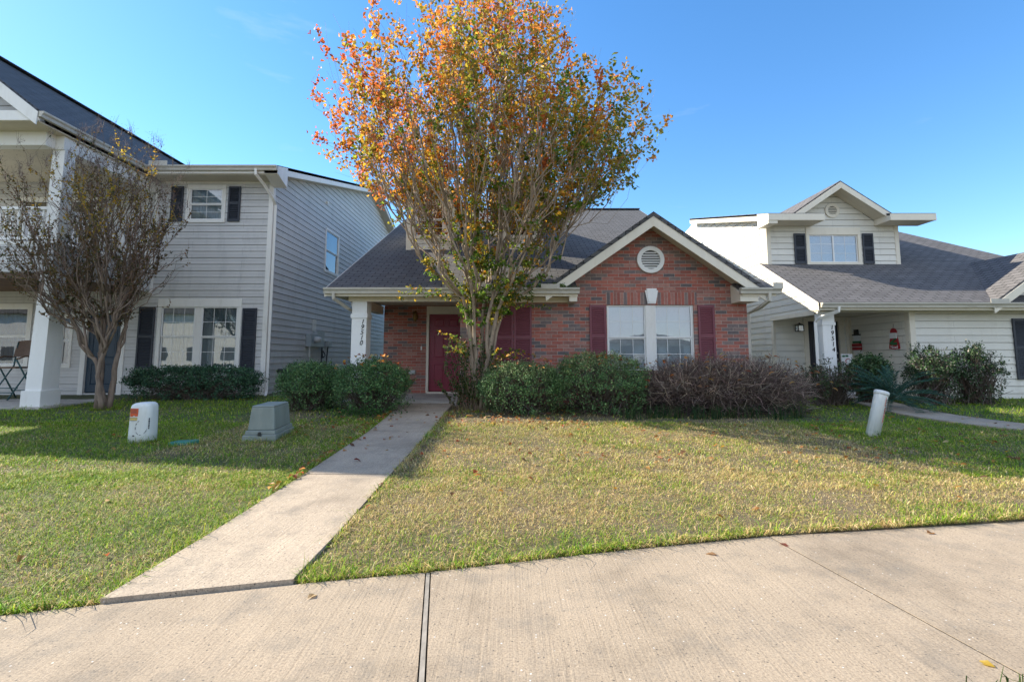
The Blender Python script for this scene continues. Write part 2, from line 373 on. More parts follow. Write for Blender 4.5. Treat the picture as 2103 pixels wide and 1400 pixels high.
        for a in range(n): out.setdefault(fg(a), []).extend(bb[a][0])
        res = []
        for fs_ in out.values():
            mb = MB(); mp_ = {}
            for k in fs_:
                ff = []
                for q in s.f[k]:
                    if q not in mp_: mp_[q] = len(mb.v); mb.v.append(s.v[q])
                    ff.append(mp_[q])
                mb.f.append(ff)
            res.append(mb)
        return res
    def build(s, name, m, parent=None, smooth=False, bevel=0.0, whole=False):
        if not whole and name in SPLIT:
            ps_ = s.pieces()
            if len(ps_) > 1: return [q.build(name, m, parent, smooth, bevel, True) for q in ps_][0]
        me = bpy.data.meshes.new(name); off = wl(parent)
        me.from_pydata([tuple(v - off) for v in s.v], [], s.f)
        uv = me.uv_layers.new(name='UVMap'); Z = Vector((0, 0, 1))
        for pl in me.polygons:
            nn = pl.normal
            if abs(nn.z) > .985: t_, b_ = Vector((1, 0, 0)), Vector((0, 1, 0))
            else: t_ = Z.cross(nn).normalized(); b_ = nn.cross(t_)
            if t_.x < -.5: t_ = -t_
            if b_.z < 0: b_ = -b_
            for li in pl.loop_indices:
                p = me.vertices[me.loops[li].vertex_index].co + off
                uv.data[li].uv = (p.dot(t_), p.dot(b_))
            if smooth: pl.use_smooth = True
        me.materials.append(m); o = bpy.data.objects.new(name, me); col.objects.link(o)
        if parent: o.parent = parent; WL[o.name] = off
        if bevel:
            b = o.modifiers.new('bevel', 'BEVEL'); b.width = bevel; b.segments = 2; b.limit_method = 'ANGLE'
        return o
def tag(o, label=None, cat=None, group=None, kind=None):
    if label: o['label'] = label
    if cat: o['category'] = cat
    if group: o['group'] = group
    if kind: o['kind'] = kind
    return o
def thing(name, label, cat, loc=(0, 0, 0), group=None):
    o = bpy.data.objects.new(name, None); col.objects.link(o); o.location = loc; o.empty_display_size = .2
    WL[o.name] = Vector(loc); return tag(o, label, cat, group)
def text(s, name, parent, pos, size, F, m, shear=0.0, ext=.004):
    cu = bpy.data.curves.new(name, 'FONT'); cu.body = s; cu.size = size; cu.extrude = ext; cu.shear = shear; cu.align_x = 'CENTER'; cu.align_y = 'CENTER'
    cu.materials.append(m); o = bpy.data.objects.new(name, cu); col.objects.link(o)
    bpy.context.view_layer.update(); me = bpy.data.meshes.new_from_object(o); bpy.data.objects.remove(o)
    o = bpy.data.objects.new(name, me); col.objects.link(o)
    o.parent = parent; off = wl(parent); o.location = Vector(pos) - off
    o.rotation_euler = (R(90), 0, math.atan2(F.d.y, F.d.x)); WL[o.name] = Vector(pos); return o

def clip2(poly, ax, val, ge):
    out = []; n = len(poly)
    for i in range(n):
        a, b = poly[i], poly[(i + 1) % n]; ia = (a[ax] >= val - 1e-9) if ge else (a[ax] <= val + 1e-9); ib = (b[ax] >= val - 1e-9) if ge else (b[ax] <= val + 1e-9)
        if ia: out.append(a)
        if ia != ib and abs(b[ax] - a[ax]) > 1e-12:
            t = (val - a[ax]) / (b[ax] - a[ax]); out.append((a[0] + t * (b[0] - a[0]), a[1] + t * (b[1] - a[1])))
    res = []
    for p in out:
        if not res or abs(p[0] - res[-1][0]) + abs(p[1] - res[-1][1]) > 1e-6: res.append(p)
    if len(res) > 1 and abs(res[0][0] - res[-1][0]) + abs(res[0][1] - res[-1][1]) < 1e-6: res.pop()
    return res if len(res) >= 3 else []
def wall(mb, F, poly, holes=(), exp=None, lap=.016):
    """a wall outline with rectangular openings; with exp it is made of lapped boards"""
    zs = [p[1] for p in poly]; z0, z1 = min(zs), max(zs)
    cuts = {z0, z1}
    for h in holes: cuts |= {h[2], h[3]}
    if exp: cuts |= {k * exp for k in range(math.ceil(z0 / exp), math.floor(z1 / exp) + 1)}
    cuts = sorted(c for c in cuts if z0 - 1e-9 <= c <= z1 + 1e-9)
    def out(z, k): return (.002 + lap * (1 - (z - k * exp) / exp)) if exp else 0.0
    for a, b in zip(cuts[:-1], cuts[1:]):
        if b - a < 1e-5: continue
        k = math.floor((a + b) / 2 / exp) if exp else 0
        band = clip2(clip2(poly, 1, a, True), 1, b, False)
        pieces = [band] if band else []
        for h in holes:
            if h[2] <= a + 1e-9 and h[3] >= b - 1e-9:
                nx = []
                for q in pieces:
                    for c in (clip2(q, 0, h[0], False), clip2(q, 0, h[1], True)):
                        if c: nx.append(c)
                pieces = nx
        for q in pieces:
            if exp and abs(a - k * exp) < 1e-6 and b - a > .03:          # an open groove under each board's drip edge
                us = [u for u, z in clip2(q, 1, a + .009, False)]; q2 = clip2(q, 1, a + .009, True)
                if us and q2:
                    u0, u1 = min(us), max(us); gq = [F.p(u0, a, -.02), F.p(u1, a, -.02), F.p(u1, a + .009, -.02), F.p(u0, a + .009, -.02)]
                    mb.poly(gq); ua = [u for u, z in q2 if z < a + .0095]
                    if len(ua) >= 2: mb.poly([F.p(min(ua), a + .009, -.02), F.p(max(ua), a + .009, -.02), F.p(max(ua), a + .009, out(a, k)), F.p(min(ua), a + .009, out(a, k))])
                    q = q2
            mb.poly([F.p(u, z, out(z, k)) for u, z in q])

EXP = .178
def window(par, F, u0, u1, z0, z1, recess=.05, cas=.09, casm='white_trim', sashes=(), head=0, sill=.05, cover='room', cover_m='room', glassm='glass', proud=.03, grid=(3, 2), slider=False, casing=True, blind_to=0.0):
    """window (casing) > sash, pane, blind, window_recess. sashes: list of (u0,u1)"""
    c = MB()
    if casing:
        c.fbox(F, u0 - cas, u0, z0, z1, -recess, proud); c.fbox(F, u1, u1 + cas, z0, z1, -recess, proud)
        c.fbox(F, u0 - cas, u1 + cas, z1, z1 + (head or cas), -recess, proud + .006); c.fbox(F, u0 - cas - .01, u1 + cas + .01, z0 - (sill + .04), z0, -recess, proud + .012)
    else:
        c.fbox(F, u0, u0 + .03, z0, z1, -recess - .05, -recess + .03); c.fbox(F, u1 - .03, u1, z0, z1, -recess - .05, -recess + .03)
        c.fbox(F, u0 + .03, u1 - .03, z1 - .03, z1, -recess - .05, -recess + .03); c.fbox(F, u0 + .03, u1 - .03, z0, z0 + .03, -recess - .05, -recess + .03)
    ss = list(sashes) or [(u0, u1)]
    for (a, b), (a2, b2) in zip(ss[:-1], ss[1:]): c.fbox(F, b, a2, z0, z1, -recess - .03, (-recess + .045) if not casing else .012)
    wn = c.build('window', M[casm], par, bevel=.004)
    for a, b in ss:
        s = MB(); g = MB(); f = .028
        zm = (z0 + z1) / 2
        halves = [(a, b, zm, z1, 0.0), (a, b, z0, zm, -.02)] if not slider else [(a, (a + b) / 2, z0, z1, 0.0), ((a + b) / 2, b, z0, z1, -.02)]
        for (x0, x1, y0, y1, dz) in halves:
            o1 = -recess + dz + .02; o0 = -recess + dz - .01
            s.fbox(F, x0, x0 + f, y0, y1, o0, o1); s.fbox(F, x1 - f, x1, y0, y1, o0, o1)
            s.fbox(F, x0 + f, x1 - f, y0, y0 + f, o0, o1 + .002); s.fbox(F, x0 + f, x1 - f, y1 - f, y1, o0, o1 + .002)
            for k in range(1, grid[0]):
                x = x0 + (x1 - x0) * k / grid[0]; s.fbox(F, x - .0055, x + .0055, y0 + f, y1 - f, o0 + .004, o0 + .016)
            for k in range(1, grid[1]):
                y = y0 + (y1 - y0) * k / grid[1]; s.fbox(F, x0 + f, x1 - f, y - .0055, y + .0055, o0 + .003, o0 + .015)
            g.poly([F.p(x0 + f, y0 + f, o0 + .012), F.p(x1 - f, y0 + f, o0 + .012), F.p(x1 - f, y1 - f, o0 + .012), F.p(x0 + f, y1 - f, o0 + .012)])
        s.build('sash', M['sash'], wn); g.build('pane', M[glassm], wn)
        if cover == 'blind':
            bl = MB(); zz = z1 - .03
            zb = z0 + .04 if not blind_to else blind_to
            while zz > zb:
                bl.hexa([F.p(a + .02, zz - .017, -recess - .045), F.p(b - .02, zz - .017, -recess - .045), F.p(b - .02, zz - .019, -recess - .043), F.p(a + .02, zz - .019, -recess - .043),
                         F.p(a + .02, zz + .006, -recess - .066), F.p(b - .02, zz + .006, -recess - .066), F.p(b - .02, zz + .004, -recess - .064), F.p(a + .02, zz + .004, -recess - .064)]); zz -= .024
            bl.build('blind', M[cover_m], wn)
        elif cover == 'curtain':
            ct = MB(); n = 26; pts = []
            for k in range(n + 1): pts.append((a + (b - a) * k / n, -recess - .075 + .018 * math.sin(k * 1.9) + .008 * math.sin(k * 4.1)))
            for (ua, oa), (ub, ob) in zip(pts[:-1], pts[1:]): ct.poly([F.p(ua, z0, oa), F.p(ub, z0, ob), F.p(ub, z1, ob), F.p(ua, z1, oa)])
            ct.build('curtain', M[cover_m], wn)
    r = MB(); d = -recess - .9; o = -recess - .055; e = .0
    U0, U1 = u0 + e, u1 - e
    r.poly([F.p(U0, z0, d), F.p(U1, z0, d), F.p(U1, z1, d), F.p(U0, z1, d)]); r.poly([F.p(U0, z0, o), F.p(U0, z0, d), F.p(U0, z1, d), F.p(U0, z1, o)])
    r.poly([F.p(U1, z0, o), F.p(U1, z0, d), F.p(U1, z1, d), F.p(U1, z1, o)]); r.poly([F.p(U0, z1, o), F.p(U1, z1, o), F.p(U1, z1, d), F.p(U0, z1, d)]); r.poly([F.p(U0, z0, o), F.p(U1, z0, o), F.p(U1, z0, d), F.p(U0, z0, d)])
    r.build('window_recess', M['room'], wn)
    return wn
def shutter(par, F, u0, u1, z0, z1, m, out=.003):
    s = MB(); t = .03; w_ = .045; zm = z0 + (z1 - z0) * .52
    s.fbox(F, u0, u0 + w_, z0, z1, out, out + t); s.fbox(F, u1 - w_, u1, z0, z1, out, out + t)
    for a, b in ((z0, z0 + .07), (zm - .035, zm + .035), (z1 - .06, z1)): s.fbox(F, u0 + w_, u1 - w_, a, b, out, out + t - .003)
    s.fbox(F, u0 + w_, u1 - w_, z0 + .07, z1 - .06, out, out + .004)
    for a, b in ((z0 + .07, zm - .035), (zm + .035, z1 - .06)):
        n = max(3, int((b - a) / .046)); h = (b - a) / n
        for k in range(n):
            z = a + k * h
            s.hexa([F.p(u0 + w_, z + .004, out + .029), F.p(u1 - w_, z + .004, out + .029), F.p(u1 - w_, z, out + .024), F.p(u0 + w_, z, out + .024),
                    F.p(u0 + w_, z + h * .68, out + .009), F.p(u1 - w_, z + h * .68, out + .009), F.p(u1 - w_, z + h * .62, out + .0045), F.p(u0 + w_, z + h * .62, out + .0045)])
    return s.build('shutter', M[m], par)
def panel_door(par, F, u0, u1, z0, z1, m, out=0.0, name='front_door'):
    d = MB(); d.fbox(F, u0, u1, z0, z1, out - .04, out); W = u1 - u0; H = z1 - z0
    for a, b in ((.13, .46), (.54, .87)):
        for c, e in ((.08, .36), (.42, .78), (.83, .95)):
            x0, x1, y0, y1 = u0 + a * W, u0 + b * W, z0 + c * H, z0 + e * H; r = .022
            d.fbox(F, x0, x0 + r, y0, y1, out, out + .012); d.fbox(F, x1 - r, x1, y0, y1, out, out + .012)
            d.fbox(F, x0 + r, x1 - r, y0, y0 + r, out, out + .012); d.fbox(F, x0 + r, x1 - r, y1 - r, y1, out, out + .012)
            q = .055; d.hexa([F.p(x0 + r + .01, y0 + r + .01, out), F.p(x1 - r - .01, y0 + r + .01, out), F.p(x1 - r - .01, y1 - r - .01, out), F.p(x0 + r + .01, y1 - r - .01, out),
                              F.p(x0 + q, y0 + q, out + .009), F.p(x1 - q, y0 + q, out + .009), F.p(x1 - q, y1 - q, out + .009), F.p(x0 + q, y1 - q, out + .009)])
    return d.build(name, M[m], par, bevel=.003)
def gutter(mb, p0, p1, outv, h=.125, w_=.115):
    """K-style gutter running p0 -> p1, outv points away from the house; top at p.z"""
    p0 = Vector(p0); p1 = Vector(p1); o = Vector(outv); Z = Vector((0, 0, 1))
    prof = [(0, -h), (w_ * .62, -h), (w_ * .70, -h * .55), (w_ * .98, -h * .28), (w_, 0), (w_ - .008, 0), (w_ - .012, -h * .26), (w_ * .66, -h * .55), (w_ * .58, -h + .008), (.006, -h + .008), (.006, 0), (0, 0)]
    mb.prism([p0 + o * a + Z * b for a, b in prof], p1 - p0)
    for p in (p0, p1): mb.poly([p + o * a + Z * b for a, b in ((0, 0), (0, -h), (w_ * .62, -h), (w_ * .70, -h * .55), (w_, 0))])
def downspout(name, path, par, m='gutter', w_=.07, d_=.05):
    mb = MB(); mb.tube(path, .044, 4); return mb.build(name, M[m], par)

# ------------------------------------------------------------------ terrain
def gz(y): return .027 * min(max(y - 3.0, 0), 10.5)
EDGE = [(-30, -6.0), (-12, -.6), (-6, 1.35), (-2.5, 2.50), (-2.09, 2.61), (-1.21, 2.83), (-.5, 2.98), (.62, 3.28), (1.79, 3.55), (3.87, 3.86), (6, 4.10), (9, 4.25), (14, 4.2), (30, 3.2)]
def edge(x):
    return float(np.interp(x, [a for a, b in EDGE], [b for a, b in EDGE]))
SWW = 1.56
def fbm(x, y, s, seed=0):
    v = 0; a = 1; tot = 0
    for k in range(4):
        v = v + a * mnoise.noise(Vector((x * s + seed * 17.3, y * s - seed * 9.1, seed * 3.7))); tot += a; a *= .55; s *= 2.1
    return v / tot
# green share of the turf: patchy, lusher beside the right and left houses, dormant on the open right lawn
def greenness(x, y):
    g = .27 + .80 * fbm(x, y, .9, 1) + .40 * fbm(x, y, 3.0, 2)
    if x < -2: g += .42
    if x < -4.4 and y > 5.5: g += .30
    if -4.4 < x < -2.6 and 6.0 < y < 8.2: g -= .25
    if x > 4.6 and y > 5.0: g += .60
    if -1.2 < x < 4.5 and y < 7.5: g -= .17
    d = y - edge(x)
    if d < .35: g += .22
    return min(max(g, 0), 1)
gm = bpy.data.meshes.new('ground')
xs = np.concatenate([[-900, -300, -100, -50, -30], np.arange(-18, 20.01, .25), [30, 50, 100, 300, 900]])
ys = np.concatenate([[-900, -300, -100, -50, -30, -15, -14.7, -5.5], np.arange(-4.0, -.01, .5), [.004, .034], np.arange(.15, 11, .22), [14, 20, 40, 100, 300, 900]])   # offsets from the pavement edge
vs = []; cs = []
for t in ys:
    wgt = 1.0 if -5 < t < 5 else max(0.0, 1 - (abs(t) - 5) / 6)
    for xx in xs:
        yy = t + edge(max(-30, min(30, xx))) * wgt; z = gz(yy)
        if -18 <= xx <= 20 and -2 <= yy <= 14: z += .010 * (fbm(xx, yy, 1.3, 5) - .35)
        if t < .01: z = -.035
        if -14.8 < t < -5.4: z = -.4
        vs.append((xx, yy, z))
        if -18 <= xx <= 20 and 0 < yy < 14:
            g = greenness(xx, yy); k = .7 + .5 * fbm(xx, yy, 5, 3)
            c = np.array((.17, .13, .075)) * (1 - g) + np.array((.07, .09, .028)) * g; c = c * max(.5, k + .3)
            if .003 < t < .03: c = np.array((.07, .055, .035))
        else: c = np.array((.10, .11, .045))
        cs.append((*c, 1))
nx, ny = len(xs), len(ys)
fs = [(j * nx + i, j * nx + i + 1, (j + 1) * nx + i + 1, (j + 1) * nx + i) for j in range(ny - 1) for i in range(nx - 1)]
gm.from_pydata(vs, [], fs); ca = gm.color_attributes.new('col', 'FLOAT_COLOR', 'POINT'); ca.data.foreach_set('color', np.array(cs, dtype=np.float32).ravel())
for pl in gm.polygons: pl.use_smooth = True
gm.materials.append(M['soil']); ground = bpy.data.objects.new('ground', gm); col.objects.link(ground); ground['kind'] = 'structure'

# sidewalk in slabs between joints, all one structure
sx = np.concatenate([np.arange(-14, 16.01, .25)])
def joint_x(xf, t):  # joints run square to the edge: from far edge point (xf) towards the street
    return xf + .145 * t
sw = MB()
JT = [-10.2, -7.6, -5.0, -2.75, -.49, 1.80, 4.1, 6.4, 8.7, 11.0]
bounds = [-14] + JT + [16]
for a, b in zip(bounds[:-1], bounds[1:]):
    n = max(2, int((b - a) / .2)); gl = .017 if a == -.49 else .006; gr_ = .017 if b == -.49 else .006
    for k in range(n):
        xa = a + gl + (b - a - gl - gr_) * k / n; xb = a + gl + (b - a - gl - gr_) * (k + 1) / n
        ya, yb = edge(xa), edge(xb); m_ = 6
        sw.hexa([(xa + .145 * SWW, ya - SWW, -.12), (xb + .145 * SWW, yb - SWW, -.12), (xb, yb, -.12), (xa, ya, -.12),
                 (xa + .145 * SWW, ya - SWW, 0), (xb + .145 * SWW, yb - SWW, 0), (xb, yb, 0), (xa, ya, 0)])
side = sw.build('sidewalk', M['sidewalk']); side['kind'] = 'structure'
jw = MB(); x0 = -.49; y0 = edge(x0)
jw.hexa([(x0 - .011 + .145 * SWW, y0 - SWW, -.1), (x0 + .010 + .145 * SWW, y0 - SWW, -.1), (x0 + .010, y0, -.1), (x0 - .011, y0, -.1),
         (x0 - .011 + .145 * SWW, y0 - SWW, -.002), (x0 + .010 + .145 * SWW, y0 - SWW, -.002), (x0 + .010, y0, -.002), (x0 - .011, y0, -.002)])
o = jw.build('sidewalk_joint', M['joint_wood']); o['kind'] = 'structure'
ck = MB()
for xj in JT:
    yj = edge(xj); zj = -.003 if xj != -.49 else -.02; ck.hexa([(xj - .014 + .145 * SWW, yj - SWW, -.1), (xj + .014 + .145 * SWW, yj - SWW, -.1), (xj + .014, yj, -.1), (xj - .014, yj, -.1),
             (xj - .014 + .145 * SWW, yj - SWW, zj), (xj + .014 + .145 * SWW, yj - SWW, zj), (xj + .014, yj, zj), (xj - .014, yj, zj)])
o = ck.build('sidewalk_crack', M['joint']); o['kind'] = 'structure'
# front walk
WK = [(2.62, -2.10, -1.215, .024), (3.6, -2.11, -1.225, .027), (5.085, -2.115, -1.24, .066), (7.50, -2.17, -1.25, .131), (9.0, -2.27, -1.28, .172), (9.7, -2.36, -1.30, .195), (10.55, -2.60, -1.22, .280)]
wk = MB()
cuts = [0, 2, 3, 6]
for ci, (a, b) in enumerate(zip(cuts[:-1], cuts[1:])):
    rows = []
    for i in range(a, b):
        for k in range(4):
            t = k / 4; p, q = WK[i], WK[i + 1]; rows.append([p[j] + t * (q[j] - p[j]) for j in range(4)])
    rows.append(list(WK[b]))
    if ci < 2: rows[-1][0] -= .011
    if ci > 0: rows[0][0] += .011
    for p, q in zip(rows[:-1], rows[1:]):
        yl = lambda r, x: r[0] + (edge(x) + .012 - 2.62 if r[0] < 2.63 else 0)
        wk.hexa([(p[1], yl(p, p[1]), p[3] - .15), (p[2], yl(p, p[2]), p[3] - .15), (q[2], q[0], q[3] - .15), (q[1], q[0], q[3] - .15),
                 (p[1], yl(p, p[1]), p[3]), (p[2], yl(p, p[2]), p[3]), (q[2], q[0], q[3]), (q[1], q[0], q[3])])
o = wk.build('front_walk', M['walkway']); o['kind'] = 'structure'
wj = MB()
for c_ in (2, 3):
    y, l, r, z = WK[c_]; wj.box(l, r, y - .013, y + .013, z - .12, z - .010)
o = wj.build('walk_joint', M['joint'], whole=True); o['kind'] = 'structure'
# neighbour's walk on the right
rw = MB()
RW = [(7.9, 11.6), (7.35, 9.8), (7.30, 8.9), (7.5, 8.1), (8.0, 7.3), (9.2, 6.3), (11, 5.2), (12.5, 4.2)]
for (ax, ay), (bx, by) in zip(RW[:-1], RW[1:]):
    wv = .95
    rw.hexa([(ax, ay, gz(ay) - .1), (ax + wv, ay + .25, gz(ay) - .1), (bx + wv, by + .25, gz(by) - .1), (bx, by, gz(by) - .1),
             (ax, ay, gz(ay) + .02), (ax + wv, ay + .25, gz(ay) + .02), (bx + wv, by + .25, gz(by) + .02), (bx, by, gz(by) + .02)])
o = rw.build('neighbour_walk', M['walkway']); o['kind'] = 'structure'
# street behind the camera with its kerb
st = MB(); st.box(-120, 120, -11.2, -4.6, -.30, -.12); o = st.build('street', M['asphalt']); o['kind'] = 'structure'


# ------------------------------------------------------------------ the brick house in the middle
FS = .487                                             # slope of its main roof
H1 = thing('brick_house', 'red brick house with maroon door, dormers and front gable, behind the orange leaved tree', 'house', (0.6, 13, .2))
FA = Fr(0, 10.9, 1, 0)                                # front wall, u = world x
GX, GZ = 3.10, 4.40                                   # gable peak
wb = MB()
SL = .70
wall(wb, FA, [(-1.16, .1), (5.28, .1), (5.28, 2.78), (GX + .12, 2.78 + (5.28 - GX - .12) * SL), (GX - .12, 2.78 + (5.28 - GX - .12) * SL), (.80, 2.66), (-1.16, 2.66)], [(2.13, 4.08, .95, 2.41)])
FR_ = Fr(-1.16, 10.9, 0, -1)                          # entry return, faces left
wall(wb, FR_, [(-2.1, .1), (0, .1), (0, 2.62), (-2.1, 2.62)])
FE = Fr(0, 13.0, 1, 0)
wall(wb, FE, [(-3.42, .1), (-1.16, .1), (-1.16, 2.62), (-3.42, 2.62)], [(-2.24, -1.28, .31, 2.42)])
sd = MB()
FL = Fr(-3.42, 13.0, 0, -1); wall(sd, FL, [(-15.8, .1), (-.22, .1), (-.22, 2.62), (-.22, 3.7), (-7.1, 7.15), (-8.0, 6.8), (-15.8, 3.0)], (), EXP)
FRt = Fr(5.28, 10.9, 0, 1); wall(sd, FRt, [(.22, .1), (17.9, .1), (17.9, 3.0), (9.2, 7.15), (.22, 2.85)], (), EXP)
wall(sd, Fr(5.28, 28.8, -1, 0), [(0, .1), (8.7, .1), (8.7, 3.1), (0, 3.1)], (), EXP)
sd.build('side_siding', M['cream_siding'], H1)
wb.box(5.06, 5.279, 10.902, 11.12, .1, 2.62); wb.box(-3.419, -3.2, 13.002, 13.22, .1, 2.62)
# reveals of the front window and the door
for a, b in ((2.13, .0), (4.08, .0)):
    wb.poly([FA.p(a, .95, 0), FA.p(a, .95, -.14), FA.p(a, 2.41, -.14), FA.p(a, 2.41, 0)])
wb.poly([FA.p(2.13, 2.41, 0), FA.p(4.08, 2.41, 0), FA.p(4.08, 2.41, -.14), FA.p(2.13, 2.41, -.14)])
wb.build('brick_wall', M['brick'], H1)
so_ = MB(); so_.fbox(FA, 2.11, 4.16, 2.416, 2.70, -.01, .006); so_.build('soldier_course', M['brick_soldier'], H1)
ks = MB()
for (dx, o1) in ((.145, .035), (.115, .05)):
    ks.hexa([FA.p(3.14 - dx * .62, 2.44 + (.145 - dx), .0), FA.p(3.14 + dx * .62, 2.44 + (.145 - dx), .0), FA.p(3.14 + dx * .62, 2.44 + (.145 - dx), o1), FA.p(3.14 - dx * .62, 2.44 + (.145 - dx), o1),
             FA.p(3.14 - dx, 2.74 + (.145 - dx) * 1.4, .0), FA.p(3.14 + dx, 2.74 + (.145 - dx) * 1.4, .0), FA.p(3.14 + dx, 2.74 + (.145 - dx) * 1.4, o1), FA.p(3.14 - dx, 2.74 + (.145 - dx) * 1.4, o1)])
ks.build('keystone', M['white_paint'], H1)
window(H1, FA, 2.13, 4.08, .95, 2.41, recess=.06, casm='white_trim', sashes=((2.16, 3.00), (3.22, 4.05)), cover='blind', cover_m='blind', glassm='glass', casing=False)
shutter(H1, FA, 1.74, 2.11, .95, 2.41, 'maroon_shutter'); shutter(H1, FA, 4.17, 4.54, .95, 2.41, 'maroon_shutter')
shutter(H1, FA, -.37, .03, .88, 2.43, 'maroon_shutter'); shutter(H1, FA, .04, .44, .88, 2.43, 'maroon_shutter')
# round gable vent
vt = MB(); vt.annulus(FA, 3.14, 3.44, .215, .31, 0, .055); 
vt_o = vt.build('gable_vent', M['white_trim'], H1, bevel=.006)
lv = MB()
for k in range(7):
    z = 3.44 - .19 + k * .056; hw = math.sqrt(max(.0, .212 ** 2 - (z + .02 - 3.44) ** 2))
    lv.hexa([FA.p(3.14 - hw, z, .040), FA.p(3.14 + hw, z, .040), FA.p(3.14 + hw, z - .006, .036), FA.p(3.14 - hw, z - .006, .036),
             FA.p(3.14 - hw, z + .030, .016), FA.p(3.14 + hw, z + .030, .016), FA.p(3.14 + hw, z + .024, .012), FA.p(3.14 - hw, z + .024, .012)])
lv.build('louvre', M['white_trim'], vt_o)
bk = MB(); bk.poly([FA.p(3.14 + .22 * math.cos(t), 3.44 + .22 * math.sin(t), .003) for t in [2 * math.pi * k / 32 for k in range(32)]]); bk.build('vent_backing', M['room'], vt_o)
# roofs
EY, EZ = 10.42, 2.73
XL, XR, XR2 = -4.02, 5.70, 5.38
RY, RZ = 20.1, 2.73 + FS * (20.1 - 10.42)
rz = lambda y: EZ + FS * (y - EY)
T = (0, 0, -.09)
rf = MB()
rf.prism([(XL, EY, EZ), (1.42, EY, EZ), (1.42, 10.93, rz(10.93)), (1.42, RY, RZ), (XL, RY, RZ)], T)
rf.prism([(1.42, 10.93, rz(10.93)), (4.96, 10.93, rz(10.93)), (4.96, RY, RZ), (1.42, RY, RZ)], T)
rf.prism([(4.96, EY, EZ), (XR, EY, EZ), (XR, 11.0, rz(11.0)), (XR2, 11.0, rz(11.0)), (XR2, RY, RZ), (4.96, RY, RZ)], T)
rf.prism([(XL, RY, RZ), (XR2, RY, RZ), (XR2, RY + 9.7, EZ), (XL, RY + 9.7, EZ)], T)
rf.beam((XL, RY, RZ + .012), (XR2, RY, RZ + .012), .28, .03)
gy = EY + (GZ - EZ) / FS                               # where the gable ridge dies into the roof
hw = (GZ - EZ) / SL
rf.prism([(GX - hw, EY - .02, EZ + .02), (GX, EY - .02, GZ + .02), (GX, gy, GZ + .02)], (0, 0, -.10))
rf.prism([(GX + hw, EY - .02, EZ + .02), (GX, EY - .02, GZ + .02), (GX, gy, GZ + .02)], (0, 0, -.10))
rf.build('roof', M['shingle'], H1)
# gable rake boards and their soffits
fa = MB()
def rake(mb, px, pz, ex, ez, y, h=.19, t=.03, e=.0):
    d = Vector((ex - px, 0, ez - pz)).normalized(); up = Vector((-d.z, 0, d.x)) if d.x > 0 else Vector((d.z, 0, -d.x))
    q = [Vector((px, y, pz)), Vector((ex, y, ez)), Vector((ex, y, ez)) - up * h * .15 - Vector((0, 0, h * 1.0)), Vector((px, y, pz - h / abs(d.x)))]
    mb.prism(q, (0, t, 0))
rake(fa, GX, GZ - .07, GX - hw, EZ - .07, EY - .005); rake(fa, GX, GZ - .07, GX + hw, EZ - .07, EY - .005)
fa.build('rake_board', M['cream_trim'], H1, bevel=.004)
sf = MB()
for sgn in (-1, 1):
    sf.prism([(GX, EY + .03, GZ - .20), (GX + sgn * (hw - .1), EY + .03, EZ - .14), (GX + sgn * (hw - .1), 10.895, EZ - .14), (GX, 10.895, GZ - .20)], (0, 0, .03))
sf.prism([(XL + .02, EY + .02, 2.585), (1.40, EY + .02, 2.585), (1.40, 13.0, 2.625), (XL + .02, 13.0, 2.625)], (0, 0, .02))
sf.build('soffit', M['soffit'], H1)
# eave fascia, frieze beam and boxed returns
fb = MB()
fb.box(XL, 1.42, EY, EY + .03, 2.55, 2.72)
fb.box(-3.62, -1.14, 10.72, 10.90, 2.47, 2.584)                     # beam over the porch
fb.box(-1.14, 1.30, 10.84, 10.897, 2.46, 2.584)                     # frieze on the brick
fb.box(-3.62, -3.44, 10.905, 12.99, 2.38, 2.59)                     # side beam of the porch
fb.hexa([(4.93, EY + .02, 2.44), (5.32, EY + .02, 2.44), (5.32, 10.897, 2.44), (4.93, 10.897, 2.44), (4.93, EY + .02, 2.64), (5.32, EY + .02, 2.64), (5.32, 10.897, 2.86), (4.93, 10.897, 2.86)])
fb.box(4.965, XR, EY, EY + .018, 2.55, 2.72)
fb.hexa([(1.24, EY + .03, 2.44), (1.41, EY + .03, 2.44), (1.41, 10.897, 2.44), (1.24, 10.897, 2.44), (1.24, EY + .03, 2.62), (1.41, EY + .03, 2.62), (1.41, 10.897, 2.86), (1.24, 10.897, 2.86)])
fb.build('eave_trim', M['cream_trim'], H1, bevel=.004)
lf = MB()
for x, ya in ((XL, EY), (XR2, 11.01)):                                                   # rake boards of the side gables
    t = .03 if x < 0 else -.03
    lf.hexa([(x - t, ya, rz(ya) - .19), (x, ya, rz(ya) - .19), (x, ya, rz(ya) - .012), (x - t, ya, rz(ya) - .012), (x - t, RY, RZ - .19), (x, RY, RZ - .19), (x, RY, RZ - .012), (x - t, RY, RZ - .012)])
lf.build('side_rake_board', M['cream_trim'], H1)
gu = MB(); gutter(gu, (XL - .02, EY - .001, 2.725), (1.45, EY - .001, 2.725), (0, -1, 0)); gu.box(.62, 1.02, EY - .126, EY - .118, 2.70, 2.80); gu.build('gutter', M['gutter'], H1)
gu = MB(); gutter(gu, (4.90, EY - .001, 2.725), (XR + .08, EY - .001, 2.725), (0, -1, 0))
gu.box(5.58, 5.79, EY - .125, EY - .119, 2.70, 2.83); gu.box(5.784, 5.79, EY - .118, EY + .02, 2.70, 2.83)
gu.build('gutter', M['gutter'], H1)
downspout('downspout', [(-3.83, EY - .06, 2.62), (-3.83, EY - .06, 2.50), (-3.62, 10.70, 2.32), (-3.60, 11.12, 2.25), (-3.60, 11.16, .35)], H1)
downspout('downspout', [(5.52, EY - .06, 2.62), (5.52, EY - .05, 2.46), (5.46, 10.62, 2.34), (5.34, 10.98, 2.22), (5.335, 11.0, .3)], H1)
